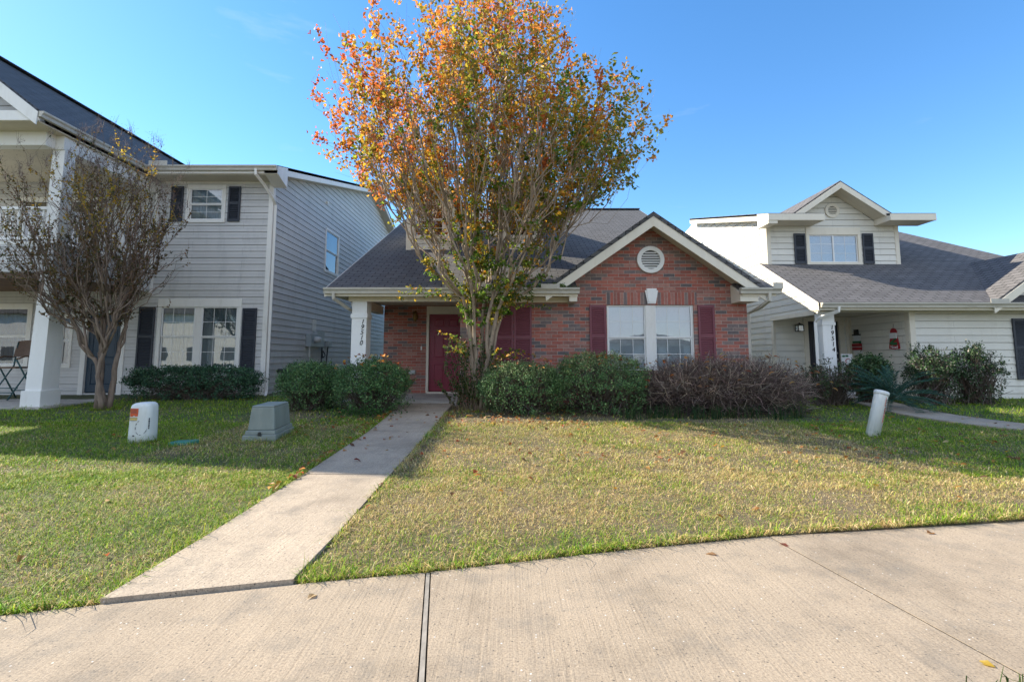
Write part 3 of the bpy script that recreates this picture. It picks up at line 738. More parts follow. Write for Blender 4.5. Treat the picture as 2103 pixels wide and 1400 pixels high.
# porch: column with the house number, slab, door
cl_ = MB(); cl_.box(-3.545, -3.215, 10.74, 11.08, .2, 2.47); cl_.box(-3.565, -3.195, 10.72, 11.10, 2.10, 2.20)
c_o = cl_.build('porch_column', M['white_paint'], H1, bevel=.006)
FC = Fr(0, 10.74, 1, 0)
for i, ch in enumerate('19510'):
    text(ch, 'house_number', c_o, FC.p(-3.305 - .005 * i, 2.02 - .116 * i, .007), .145, FC, M['letters'], .25)
sb = MB(); sb.box(-3.75, -1.17, 10.5, 12.99, .05, .29); sb.build('porch_slab', M['slab'], H1)
dr = panel_door(H1, FE, -2.21, -1.30, .345, 2.385, 'maroon', -.05)
dk = MB(); dk.tube([FE.p(-1.375, 1.28, -.04), FE.p(-1.375, 1.28, .0), FE.p(-1.375, 1.28, .02), FE.p(-1.375, 1.28, .045)], [.012, .012, .03, .012], 12); dk.build('door_knob', M['brass'], dr, True)
df = MB(); df.fbox(FE, -2.28, -2.215, .31, 2.46, -.09, .02); df.fbox(FE, -1.295, -1.17, .31, 2.46, -.09, .02); df.fbox(FE, -2.28, -1.17, 2.39, 2.60, -.09, .024); df.fbox(FE, -2.26, -1.2, .28, .335, -.09, .05)
df.build('door_frame', M['cream_trim'], H1, bevel=.004)
ln = MB(); LU, LZ = -2.57, 2.32
ln.rings([[FE.p(LU + r * math.cos(t), LZ + z, .11 + r * math.sin(t)) for t in [2 * math.pi * k / 8 for k in range(8)]] for r, z in ((.012, .16), (.03, .13), (.075, .08), (.055, .07), (.062, -.02), (.05, -.09), (.02, -.12), (.008, -.15))])
ln.tube([FE.p(LU, LZ + .0, 0), FE.p(LU, LZ + .10, .02), FE.p(LU, LZ + .14, .07), FE.p(LU, LZ + .13, .11)], .01, 6); ln.fbox(FE, LU - .05, LU + .05, LZ - .08, LZ + .06, 0, .015)
ln.build('wall_lantern', M['brass'], H1)
ob = MB(); ob.fbox(FE, -2.73, -2.56, .80, .90, 0, .05); ob.build('outlet_cover', M['pvc'], H1)
ob = MB(); ob.fbox(FE, -2.43, -2.395, 1.43, 1.53, 0, .02); ob.build('doorbell', M['sash'], H1)
# two dormers
def dormer(cx, gm_):
    w2 = .61; y0 = 13.6; ze = 5.82; zp = 6.47; ov = .30; hw_ = w2 + .29
    F = Fr(0, y0, 1, 0); zb = rz(y0) - .02
    d = MB(); wall(d, F, [(cx - w2, zb), (cx + w2, zb), (cx + w2, ze), (cx, ze + w2 * .70), (cx - w2, ze)], [(cx - .42, cx + .42, 4.68, 5.62)], EXP)
    for s_ in (-1, 1):
        Fs = Fr(cx + s_ * w2, y0, 0, s_); yb = EY + (ze - EZ) / FS
        wall(d, Fs, [(0, zb), (s_ * (yb - y0) if s_ > 0 else -(yb - y0), ze), (0, ze)], (), EXP)
    do = d.build('dormer', M['cream_siding'], H1)
    t = MB(); t.fbox(F, cx - w2 - .02, cx - w2 + .13, zb, ze, -.02, .028); t.fbox(F, cx + w2 - .13, cx + w2 + .02, zb, ze, -.02, .028)
    t.build('dormer_trim', M['cream_trim'], do)
    r = MB(); yb = EY + (zp - EZ) / FS; ye = EY + (zp - hw_ * .70 - EZ) / FS
    for s_ in (-1, 1): r.prism([(cx + s_ * hw_, y0 - ov, zp - hw_ * .70), (cx, y0 - ov, zp), (cx, yb, zp), (cx + s_ * hw_, ye, zp - hw_ * .70)], (0, 0, -.07))
    r.build('dormer_roof', M['shingle'], do)
    k = MB(); rake(k, cx, zp - .05, cx - hw_, zp - hw_ * .70 - .05, y0 - ov - .02, .16); rake(k, cx, zp - .05, cx + hw_, zp - hw_ * .70 - .05, y0 - ov - .02, .16)
    for s_ in (-1, 1): k.prism([(cx, y0 - ov + .01, zp - .17), (cx + s_ * (hw_ - .04), y0 - ov + .01, zp - hw_ * .70 - .14), (cx + s_ * (hw_ - .04), y0 - .005, zp - hw_ * .70 - .14), (cx, y0 - .005, zp - .17)], (0, 0, .03))
    k.build('dormer_rake_board', M['cream_trim'], do)
    window(do, F, cx - .42, cx + .42, 4.68, 5.62, recess=.03, cas=.085, casm='cream_trim', sashes=((cx - .41, cx + .41),), cover='none', glassm='glass_dark', grid=(3, 2))
# windows of a dormer must stay at the third level: the casing is the sub-part that carries its panes
def flat_children(o):
    for c in list(o.children):
        for g in list(c.children):
            g.parent = o
dormer(-2.38, None); dormer(.26, None)
for d in [c for c in H1.children if c.name.startswith('dormer') and not c.name.startswith('dormer_')]: flat_children(d)

# weeds rooted in the gutter
# ------------------------------------------------------------------ grey two-storey house on the left
H2 = thing('grey_house', 'two storey grey sided house with black shutters and a columned porch and balcony', 'house', (-10, 13.5, .2))
GF = Fr(0, 13.0, 1, 0); XC = -6.56
EZ2 = 6.28; S2 = .285; EY2 = 12.42
rz2 = lambda y: EZ2 + S2 * (y - EY2)
g = MB()
wall(g, GF, [(-18, .1), (XC, .1), (XC, 6.15), (-18, 6.15)], [(-8.82, -7.94, 4.98, 5.84), (-9.38, -7.34, .98, 2.58), (-13.95, -12.95, 1.05, 2.55), (-11.99, -11.78, 1.05, 2.3), (-11.35, -10.43, .3, 2.45), (-13.4, -11.4, 4.2, 5.5)], EXP)
GS = Fr(XC, 13.0, 0, 1)
RY2 = 22.0
wall(g, GS, [(0, .1), (17.4, .1), (17.4, 6.2), (9.0, rz2(22.0) - .05), (0, rz2(13.0) - .05)], [(3.85, 5.05, 4.30, 5.72)], EXP)
wall(g, Fr(-18, 30.4, 0, -1), [(0, .1), (17.4, .1), (17.4, 6.2), (8.4, 8.9), (0, 6.2)], (), EXP); wall(g, Fr(XC, 30.4, -1, 0), [(0, .1), (11.4, .1), (11.4, 6.3), (0, 6.3)], (), EXP)
g.build('siding_wall', M['grey_siding'], H2)
fnd = MB(); fnd.box(-18, XC + .005, 12.985, 30.4, 0, .235); fnd.build('foundation', M['slab'], H2)
ct = MB(); ct.fbox(GF, XC - .10, XC + .022, .12, 6.16, .0, .026); ct.fbox(GS, -.0, .10, .12, 6.3, .0, .024)
ct.fbox(GF, -10.2, XC - .10, 5.98, 6.15, 0, .022)
ct.build('corner_board', M['white_trim'], H2, bevel=.003)
r = MB(); XE = -6.18
r.prism([(-19, EY2, EZ2), (XE, EY2, EZ2), (XE, RY2, rz2(RY2)), (-19, RY2, rz2(RY2))], (0, 0, -.09)); r.prism([(-19, RY2, rz2(RY2)), (XE, RY2, rz2(RY2)), (XE, 2 * RY2 - EY2, EZ2), (-19, 2 * RY2 - EY2, EZ2)], (0, 0, -.09))
PXR, PZ, PHW, PY0 = -9.62, 6.25, 2.95, 9.45                      # porch gable: eave x, eave z, half width, front y
PXC = PXR - PHW; PS = .765; PZR = PZ + PHW * PS
r.prism([(PXR, PY0, PZ), (PXC, PY0, PZR), (PXC, 22, PZR), (PXR, 12.9, PZ)], (0, 0, -.09)); r.prism([(PXC - PHW, PY0, PZ), (PXC, PY0, PZR), (PXC, 22, PZR), (PXC - PHW, 12.9, PZ)], (0, 0, -.09))
r.beam((PXC, PY0, PZR + .01), (PXC, 21.5, PZR + .01), .26, .03)
r.build('roof', M['shingle_blue'], H2)
e = MB()
e.box(PXR, XE, EY2, EY2 + .03, 6.06, 6.24)
for x, t in ((XE, .03),):
    e.hexa([(x - t, EY2 + .03, EZ2 - .24), (x, EY2 + .03, EZ2 - .24), (x, EY2 + .03, EZ2 - .01), (x - t, EY2 + .03, EZ2 - .01), (x - t, RY2, rz2(RY2) - .24), (x, RY2, rz2(RY2) - .24), (x, RY2, rz2(RY2) - .01), (x - t, RY2, rz2(RY2) - .01)])
    e.hexa([(x - t, RY2 + .001, rz2(RY2) - .24), (x, RY2 + .001, rz2(RY2) - .24), (x, RY2 + .001, rz2(RY2) - .01), (x - t, RY2 + .001, rz2(RY2) - .01), (x - t, 2 * RY2 - EY2, EZ2 - .24), (x, 2 * RY2 - EY2, EZ2 - .24), (x, 2 * RY2 - EY2, EZ2 - .01), (x - t, 2 * RY2 - EY2, EZ2 - .01)])
e.prism([(XE + .003, EY2, EZ2 - .02), (XE + .003, EY2, EZ2 - .22), (XE + .003, 12.99, EZ2 - .42), (XE + .003, 12.99, rz2(12.99) - .02)], (-.36, 0, 0))
e.build('eave_trim', M['white_trim'], H2, bevel=.004)
s = MB(); s.box(PXR, XE - .04, EY2 + .03, 12.98, 6.04, 6.06)
s.prism([(XE - .03, 13.0, rz2(13) - .25), (XE - .03, RY2, rz2(RY2) - .25), (XC, RY2, rz2(RY2) - .25), (XC, 13.0, rz2(13) - .25)], (0, 0, .03))
s.prism([(XE - .03, 2 * RY2 - EY2, EZ2 - .25), (XE - .03, RY2 + .01, rz2(RY2) - .25), (XC, RY2 + .01, rz2(RY2) - .25), (XC, 2 * RY2 - EY2, EZ2 - .25)], (0, 0, .03))
s.box(PXC - PHW, PXR - .04, PY0 + .04, 12.95, 6.02, 6.05)
s.build('soffit', M['soffit'], H2)
gt_ = MB(); gutter(gt_, (PXR + .02, EY2, 6.25), (XE, EY2, 6.25), (0, -1, 0)); gt_.box(PXR + .115, PXR + .60, EY2 - .125, EY2 - .118, 6.22, 6.36); gt_.build('gutter', M['gutter'], H2); gt_ = MB(); gutter(gt_, (PXR, PY0, 6.22), (PXR, 12.3, 6.22), (1, 0, 0))
gt_.build('gutter', M['gutter'], H2)
downspout('downspout', [(-6.72, EY2 - .07, 6.16), (-6.72, EY2 - .06, 6.02), (-6.62, 12.62, 5.82), (-6.515, 12.9, 5.55), (-6.505, 13.06, 5.40), (-6.505, 13.06, .36), (-6.47, 12.95, .24), (-6.38, 12.72, .22)], H2, 'white_trim')
# gable end of the porch
FP = Fr(0, 9.95, 1, 0)
pg = MB(); wall(pg, FP, [(PXC - PHW + .35, 6.05), (PXR - .35, 6.05), (PXR - .35, PZ + .2), (PXC, PZR - .15), (PXC - PHW + .35, PZ + .2)], (), EXP)
FPs = Fr(-9.70, 10.15, 0, 1)
wall(pg, FPs, [(0, 2.98), (2.84, 2.98), (2.84, 3.62), (0, 3.62)], (), EXP); wall(pg, Fr(0, 10.15, 1, 0), [(-16.2, 3.02), (-9.70, 3.02), (-9.70, 3.62), (-16.2, 3.62)], (), EXP)
pg.build('porch_siding', M['grey_siding'], H2)
pr = MB(); rake(pr, PXC, PZR - .05, PXR, PZ - .05, PY0 - .02, .24); rake(pr, PXC, PZR - .05, PXC - PHW, PZ - .05, PY0 - .02, .24)
pr.box(PXC - PHW, PXR, PY0 + .012, PY0 + .045, 6.03, 6.24); pr.box(PXC - PHW + .3, PXR - .28, 9.94, 10.16, 5.72, 6.02); pr.box(-9.98, -9.72, 10.161, 12.97, 5.72, 6.02)
pr.build('porch_trim', M['white_trim'], H2, bevel=.004)
pc = MB()
pc.box(-10.07, -9.66, 10.10, 10.56, .2, .56); pc.hexa([(-10.03, 10.14, .56), (-9.69, 10.14, .56), (-9.69, 10.53, .56), (-10.03, 10.53, .56), (-9.98, 10.18, 3.02), (-9.69, 10.18, 3.02), (-9.69, 10.50, 3.02), (-9.98, 10.50, 3.02)])
pc.box(-9.985, -9.715, 10.19, 10.46, 3.62, 5.72)
pc.build('porch_column', M['white_paint'], H2, bevel=.006)
pb = MB(); pb.box(-16.2, -9.995, 10.17, 10.40, 2.90, 3.02); pb.box(-16.2, -9.71, 10.42, 12.97, 3.0, 3.06); pb.build('porch_ceiling', M['brown_wood'], H2)
pt = MB(); pt.box(-16.2, -9.68, 10.13, 12.97, 3.621, 3.68); pt.fbox(FPs, 2.74, 2.85, 2.95, 6.0, .002, .03); pt.build('balcony_edge', M['white_trim'], H2)
rl = MB()
for (a, b) in (((-16.2, 10.26), (-9.98, 10.26)), ((-9.80, 10.46), (-9.80, 12.97))):
    rl.beam((*a, 3.78), (*b, 3.78), .06, .05); rl.beam((*a, 4.44), (*b, 4.44), .09, .06)
    L = math.dist(a, b); n = int(L / .13)
    for k in range(1, n):
        x = a[0] + (b[0] - a[0]) * k / n; y = a[1] + (b[1] - a[1]) * k / n
        rl.tube([(x, y, 3.80), (x, y, 3.9), (x, y, 4.1), (x, y, 4.3), (x, y, 4.42)], [.022, .022, .034, .024, .022], 8)
rl.build('balcony_railing', M['white_paint'], H2)
ps = MB(); ps.box(-18, -9.55, 10.0, 12.98, .02, .235); ps.build('porch_slab', M['slab'], H2)
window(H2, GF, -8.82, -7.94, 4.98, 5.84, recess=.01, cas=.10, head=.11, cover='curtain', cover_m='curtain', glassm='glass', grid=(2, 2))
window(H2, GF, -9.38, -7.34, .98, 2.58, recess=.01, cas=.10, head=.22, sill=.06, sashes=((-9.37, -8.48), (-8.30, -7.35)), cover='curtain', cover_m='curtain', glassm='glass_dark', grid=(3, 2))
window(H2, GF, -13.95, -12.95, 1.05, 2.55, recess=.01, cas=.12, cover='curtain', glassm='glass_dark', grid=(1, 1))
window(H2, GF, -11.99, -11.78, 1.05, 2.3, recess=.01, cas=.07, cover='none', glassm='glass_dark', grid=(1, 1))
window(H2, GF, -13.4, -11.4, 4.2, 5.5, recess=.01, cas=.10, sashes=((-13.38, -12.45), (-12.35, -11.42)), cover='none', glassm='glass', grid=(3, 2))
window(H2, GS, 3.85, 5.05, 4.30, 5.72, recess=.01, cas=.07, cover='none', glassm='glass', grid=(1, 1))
shutter(H2, GF, -9.33, -9.0, 4.92, 5.90, 'black_shutter', .02); shutter(H2, GF, -7.76, -7.43, 4.92, 5.90, 'black_shutter', .02)
shutter(H2, GF, -9.97, -9.54, .94, 2.58, 'black_shutter', .02); shutter(H2, GF, -7.20, -6.82, .88, 2.55, 'black_shutter', .02)
d2 = panel_door(H2, GF, -11.31, -10.44, .32, 2.43, 'blue_door', -.03)
df = MB(); df.fbox(GF, -11.45, -11.32, .24, 2.52, -.08, .03); df.fbox(GF, -10.43, -10.30, .24, 2.52, -.08, .03); df.fbox(GF, -11.45, -10.30, 2.42, 2.56, -.08, .034); df.build('door_frame', M['white_trim'], H2)
# utility boxes on its side wall (u = y - 13)
def on_side(name, boxes, m, parent=H2, bevel=.006):
    b = MB()
    for (u0, u1, z0, z1, o0, o1) in boxes: b.fbox(GS, u0, u1, z0, z1, o0, o1)
    return b.build(name, M[m], parent, bevel=bevel)
me_ = on_side('electric_meter', [(2.46, 3.0, 1.58, 1.98, .015, .19)], 'metal_grey')
mg = MB(); mg.tube([GS.p(2.78, 1.80, .19), GS.p(2.78, 1.80, .25), GS.p(2.78, 1.80, .36), GS.p(2.78, 1.80, .38)], [.105, .105, .09, .05], 16); mg.build('meter_glass', M['pvc'], me_, True)
pp = MB(); pp.tube([GS.p(2.60, 1.60, .10), GS.p(2.60, .2, .10)], .035, 10); pp.build('conduit', M['pvc'], me_)
on_side('breaker_box', [(3.02, 3.62, 1.58, 2.10, .015, .17)], 'metal_grey')
on_side('paint_patch', [(2.92, 3.25, 2.10, 2.48, .012, .020)], 'cream_siding', bevel=0)
nb = on_side('network_box', [(4.05, 4.36, 1.60, 1.80, .015, .15)], 'metal_grey')
cb = MB(); cb.tube([GS.p(4.2, 1.62, .08), GS.p(4.16, 1.2, .06), GS.p(4.1, .8, .05), GS.p(4.08, .2, .05)], .02, 6); cb.tube([GS.p(3.72, 1.6, .05), GS.p(3.66, 1.35, .10), GS.p(3.80, 1.22, .06), GS.p(3.92, 1.3, .10), GS.p(3.86, 1.45, .05)], .018, 6); cb.tube([GS.p(3.72, 1.6, .05), GS.p(3.70, .2, .05)], .016, 6)
cb.build('cable', M['rubber'], nb)
dv = MB(); dv.tube([GS.p(.73, .86, .0), GS.p(.73, .86, .12), GS.p(.73, .84, .2)], [.06, .06, .075], 12); dv.build('dryer_vent', M['metal_dark'], H2)
sv = MB(); sv.tube([GS.p(3.70, 6.66, .0), GS.p(3.70, 6.66, .09)], .05, 10); sv.build('wall_vent', M['white_trim'], H2)

# ------------------------------------------------------------------ cream house on the right
H3 = thing('cream_house', 'cream sided house with black shutters and a gabled upper storey', 'house', (10.5, 14, .2))
RX = 7.63; RF = 12.1; RU = 14.3; RS = .55; REY, REZ = 11.66, 2.55
rz3 = lambda y: REZ + RS * (y - REY)
FL3 = Fr(RX, RF, 0, -1)                                     # left wall, u = -(y-12.1)
FU3 = Fr(0, RU, 1, 0); FW3 = Fr(0, RF, 1, 0)
c = MB(); S3 = .262; UE, UY = 5.36, 13.66; rzu = lambda y: UE + S3 * (y - UY)
wall(c, FL3, [(-10.5, .1), (-2.2, .1), (-2.2, rzu(14.3) - .05), (-7.6, rzu(19.7) - .05), (-10.5, rzu(19.7) - .5)], (), EXP)
wall(c, FL3, [(-2.2, 2.40), (.0, 2.40), (.0, rz3(RF) - .05), (-2.2, rz3(RU) - .05)], (), EXP)
wall(c, FU3, [(RX, 3.7), (11.55, 3.7), (11.55, 5.24), (10.95, 5.24), (9.62, 6.22), (8.30, 5.24), (RX, 5.24)], [(8.88, 10.33, 4.05, 4.88)], EXP)
wall(c, Fr(11.55, RU, 0, 1), [(0, 3.7), (8, 3.7), (8, 7), (0, 5.24)], (), EXP)
wall(c, FW3, [(9.9, .1), (19, .1), (19, 2.45), (9.9, 2.45)], [(12.9, 14.7, .8, 2.2)], EXP)
wall(c, FU3, [(RX, .1), (9.9, .1), (9.9, 2.42), (RX, 2.42)], [(8.68, 9.60, .28, 2.3)], EXP)
wall(c, Fr(9.9, RF, 0, -1), [(-2.2, .1), (0, .1), (0, 2.42), (-2.2, 2.42)], (), EXP)
wall(c, FW3, [(11.9, 2.45), (15.5, 2.45), (15.4, 2.62), (13.68, 3.82), (12.0, 2.62)], (), EXP)
wall(c, Fr(19, 22.6, -1, 0), [(0, .1), (11.37, .1), (11.37, 6.0), (5, 6.0), (0, 3.0)], (), EXP); wall(c, Fr(19, RF, 0, 1), [(0, .1), (10.5, .1), (10.5, 3), (0, 2.5)], (), EXP)
c.build('siding_wall', M['cream_siding'], H3)
fnd = MB(); fnd.box(9.915, 19, RF + .01, 14, 0, .19); fnd.box(RX + .01, 9.89, 12.02, 14.29, .02, .26); fnd.build('porch_slab', M['slab'], H3)
t = MB()
t.fbox(FL3, -2.2, -2.08, .1, 2.40, .0, .024); t.fbox(FU3, RX - .02, RX + .10, 3.9, 5.26, .0, .024); t.fbox(FU3, 11.45, 11.57, 3.7, 5.26, .0, .024); t.fbox(Fr(11.55, RU, 0, 1), 0, .12, 3.7, 5.25, .0, .022)
t.fbox(FL3, -2.32, -2.2, rz3(14.3), 5.3, .0, .024)
t.fbox(FW3, 9.88, 10.02, .1, 2.46, .0, .026); t.fbox(Fr(9.9, RF, 0, -1), -.13, .0, .1, 2.42, .0, .026)
t.box(RX - .02, 9.87, RF - .12, RF + .03, 2.36, 2.46); t.fbox(FL3, -2.2, -.03, 2.30, 2.42, .0, .03)
t.box(10.02, 11.7, RF - .028, RF, 2.36, 2.46)
t.fbox(FU3, 9.80, 9.895, .26, 2.42, .0, .03); t.fbox(Fr(9.9, RF, 0, -1), -2.165, -2.08, .26, 2.42, .0, .028); t.fbox(FU3, RX + .0, RX + .1, .26, 2.42, .0, .03)
t.build('trim_board', M['cream_trim'], H3, bevel=.004)
r = MB(); RXL = RX - .24
r.prism([(RXL, REY, REZ), (16.7, REY, REZ), (13.6, 19.6, rz3(19.6)), (RXL + .3, 19.6, rz3(19.6)), (RXL + .3, 14.32, rz3(14.32)), (RXL, 14.32, rz3(14.32))], (0, 0, -.09))
r.prism([(16.7, REY, REZ), (13.6, 19.6, rz3(19.6)), (18.5, 24, REZ)], (0, 0, -.09))
# the front gable on its right
QX, QZ, QS, QE = 13.68, 4.03, .70, 11.55
qy = REY + (QZ - REZ) / RS
r.prism([(QE, 11.62, QZ - (QX - QE) * QS), (QX, 11.62, QZ), (QX, qy, QZ)], (0, 0, -.09)); r.prism([(2 * QX - QE, 11.62, QZ - (QX - QE) * QS), (QX, 11.62, QZ), (QX, qy, QZ)], (0, 0, -.09))
# low roof of the upper storey, cut open where the gable wall comes through
ULX, URX = 7.36, 12.18
r.prism([(ULX, UY, UE), (8.98, UY, UE), (8.98, 19.7, rzu(19.7)), (ULX, 19.7, rzu(19.7))], (0, 0, -.07)); r.prism([(10.86, UY, UE), (URX, UY, UE), (URX, 19.7, rzu(19.7)), (10.86, 19.7, rzu(19.7))], (0, 0, -.07))
r.prism([(8.98, RU + .1, rzu(RU + .1)), (10.86, RU + .1, rzu(RU + .1)), (10.86, 19.7, rzu(19.7)), (8.98, 19.7, rzu(19.7))], (0, 0, -.07))
UPX, UPZ, UH = 9.60, 6.38, 1.45; USL = .68
uyb = UY + (UPZ - UE) / S3
for sg in (-1, 1): r.prism([(UPX + sg * UH, 13.8, UPZ - UH * USL), (UPX, 13.8, UPZ), (UPX, uyb, UPZ), (UPX + sg * UH, UY + (UPZ - UH * USL - UE) / S3 + .2, UPZ - UH * USL)], (0, 0, -.07))
r.build('roof', M['shingle_right'], H3)
e = MB()
rake(e, UPX, UPZ - .05, UPX - UH, UPZ - UH * USL - .05, 13.78, .15); rake(e, UPX, UPZ - .05, UPX + UH, UPZ - UH * USL - .05, 13.78, .15)
e.box(ULX, 8.98, UY - .02, UY + .01, UE - .21, UE - .02); e.box(10.86, URX, UY - .02, UY + .01, UE - .21, UE - .02)
e.box(10.86, 10.88, UY + .012, RU - .005, UE - .21, UE - .02); e.box(8.96, 8.98, UY + .012, RU - .005, UE - .21, UE - .02)
for x, s_ in ((ULX, 1), (URX, -1)):
    e.hexa([(x, UY + .012, UE - .22), (x + .03 * s_, UY + .012, UE - .22), (x + .03 * s_, UY + .012, UE - .01), (x, UY + .012, UE - .01), (x, 19.7, rzu(19.7) - .22), (x + .03 * s_, 19.7, rzu(19.7) - .22), (x + .03 * s_, 19.7, rzu(19.7) - .01), (x, 19.7, rzu(19.7) - .01)])
e.prism([(ULX - .003, UY, UE - .02), (ULX - .003, UY, UE - .30), (ULX - .003, RU - .02, UE - .30), (ULX - .003, RU - .02, rzu(RU) - .02)], (.27, 0, 0))
e.hexa([(RXL - .01, REY, REZ - .20), (RXL + .02, REY, REZ - .20), (RXL + .02, REY, REZ - .005), (RXL - .01, REY, REZ - .005), (RXL - .01, 14.32, rz3(14.32) - .20), (RXL + .02, 14.32, rz3(14.32) - .20), (RXL + .02, 14.32, rz3(14.32) - .005), (RXL - .01, 14.32, rz3(14.32) - .005)])
rake(e, QX, QZ - .05, QE, QZ - (QX - QE) * QS - .05, 11.60, .18); rake(e, QX, QZ - .05, 2 * QX - QE, QZ - (QX - QE) * QS - .05, 11.60, .18)
e.box(RXL, 17, REY, REY + .03, REZ - .18, REZ - .02)
e.prism([(RXL + .021, REY + .03, REZ - .165), (RXL + .021, RF + .03, REZ - .165), (RXL + .021, RF + .03, rz3(RF + .03) - .02), (RXL + .021, REY + .03, rz3(REY + .03) - .02)], (.025, 0, 0))
e.build('eave_trim', M['cream_trim'], H3, bevel=.004)
s = MB(); s.box(ULX + .03, 8.955, UY + .012, RU - .03, UE - .215, UE - .20); s.box(10.885, URX - .03, UY + .012, RU - .03, UE - .215, UE - .20)
s.prism([(ULX + .03, RU, rzu(RU) - .2), (RX, RU, rzu(RU) - .2), (RX, 19.7, rzu(19.7) - .2), (ULX + .03, 19.7, rzu(19.7) - .2)], (0, 0, .03))
for sg in (-1, 1): s.prism([(UPX, 13.81, UPZ - .20), (UPX + sg * (UH - .08), 13.81, UPZ - UH * USL - .145), (UPX + sg * (UH - .08), RU - .02, UPZ - UH * USL - .145), (UPX, RU - .02, UPZ - .20)], (0, 0, .03))
s.box(RXL + .02, 17, REY + .03, RF - .121, REZ - .17, REZ - .155); s.box(RX + .03, 9.95, RF + .03, RU + .06, 2.405, 2.418)
s.build('soffit', M['soffit'], H3)
gq = MB(); gutter(gq, (RXL + .03, REY - .001, REZ - .005), (17, REY - .001, REZ - .005), (0, -1, 0), .12); gq.box(11.42, 11.86, REY - .127, REY - .118, REZ - .04, REZ + .08); gq.build('gutter', M['gutter'], H3)
downspout('downspout', [(7.82, REY - .06, 2.45), (7.82, REY - .05, 2.34), (7.62, 11.76, 2.26), (7.50, 11.84, 2.20), (7.46, 11.95, 2.1), (7.46, 11.95, .3)], H3, 'white_trim')
pc = MB(); pc.box(7.60, 7.90, 11.90, 12.20, .2, 2.36); pc.box(7.585, 7.915, 11.885, 12.215, 2.02, 2.10)
p_o = pc.build('porch_column', M['white_paint'], H3, bevel=.006)
FC3 = Fr(0, 11.90, 1, 0)
for i, ch in enumerate('19514'): text(ch, 'house_number', p_o, FC3.p(7.82 + .002 * i, 1.965 - .135 * i, .008), .15, FC3, M['letters'], .15)
d3 = panel_door(H3, FU3, 8.69, 9.59, .29, 2.30, 'dark_door', -.03)
dk = MB()
for z in (1.18, 1.36): dk.tube([FU3.p(9.50, z, -.03), FU3.p(9.50, z, .015), FU3.p(9.50, z, .04)], [.03, .03, .015], 10)
dk.build('door_knob', M['pvc'], d3)
df = MB(); df.fbox(FU3, 8.56, 8.69, .27, 2.38, -.08, .03); df.fbox(FU3, 9.59, 9.74, .27, 2.38, -.08, .03); df.fbox(FU3, 8.56, 9.74, 2.29, 2.42, -.08, .034); df.build('door_frame', M['cream_trim'], H3)
window(H3, FU3, 8.88, 10.33, 4.05, 4.88, recess=.01, cas=.09, head=.22, casm='cream_trim', cover='blind', cover_m='blind', glassm='glass_dark', grid=(2, 3), slider=True)
window(H3, FW3, 12.9, 14.7, .8, 2.2, recess=.01, cas=.09, casm='cream_trim', sashes=((12.92, 13.75), (13.9, 14.68)), cover='none', glassm='glass_dark')
shutter(H3, FU3, 8.42, 8.76, 4.0, 4.92, 'black_shutter', .02); shutter(H3, FU3, 10.46, 10.78, 4.0, 4.92, 'black_shutter', .02); shutter(H3, FW3, 12.42, 12.80, .70, 2.20, 'black_shutter', .02)
vt = MB(); vt.annulus(FU3, 9.62, 5.62, .135, .215, 0, .05, 32); v_o = vt.build('gable_vent', M['cream_trim'], H3)
lv = MB()
for k in range(5):
    z = 5.62 - .12 + k * .05; h_ = math.sqrt(max(0, .133 ** 2 - (z + .02 - 5.62) ** 2))
    lv.hexa([FU3.p(9.62 - h_, z, .040), FU3.p(9.62 + h_, z, .040), FU3.p(9.62 + h_, z - .006, .036), FU3.p(9.62 - h_, z - .006, .036), FU3.p(9.62 - h_, z + .026, .026), FU3.p(9.62 + h_, z + .026, .026), FU3.p(9.62 + h_, z + .022, .022), FU3.p(9.62 - h_, z + .022, .022)])
lv.build('louvre', M['cream_trim'], v_o)
bk = MB(); bk.poly([FU3.p(9.62 + .14 * math.cos(t_), 5.62 + .14 * math.sin(t_), .017) for t_ in [2 * math.pi * k / 24 for k in range(24)]]); bk.build('vent_backing', M['room'], v_o)
ln = MB(); LU, LZ = 8.38, 2.08
ln.fbox(FU3, LU - .05, LU + .05, LZ - .05, LZ + .10, .017, .03); ln.tube([FU3.p(LU, LZ + .04, .03), FU3.p(LU, LZ + .13, .06), FU3.p(LU, LZ + .14, .12)], .01, 6)
ln.fbox(FU3, LU - .085, LU + .085, LZ + .08, LZ + .095, .04, .21); ln.fbox(FU3, LU - .085, LU + .085, LZ - .09, LZ - .075, .04, .21)
ln.rings([[FU3.p(LU + a * q, LZ + z, .125 + b * q) for a, b in ((-1, -1), (1, -1), (1, 1), (-1, 1))] for q, z in ((.09, .095), (.02, .14), (.012, .16))])
for a in (-.078, .078):
    for b in (.048, .202): ln.fbox(FU3, LU + a - .007, LU + a + .007, LZ - .075, LZ + .08, b - .007, b + .007)
l_o = ln.build('wall_lantern', M['metal_dark'], H3)
lg = MB(); lg.fbox(FU3, LU - .07, LU + .07, LZ - .074, LZ + .079, .055, .195); lg.build('lantern_glass', M['glass'], l_o)

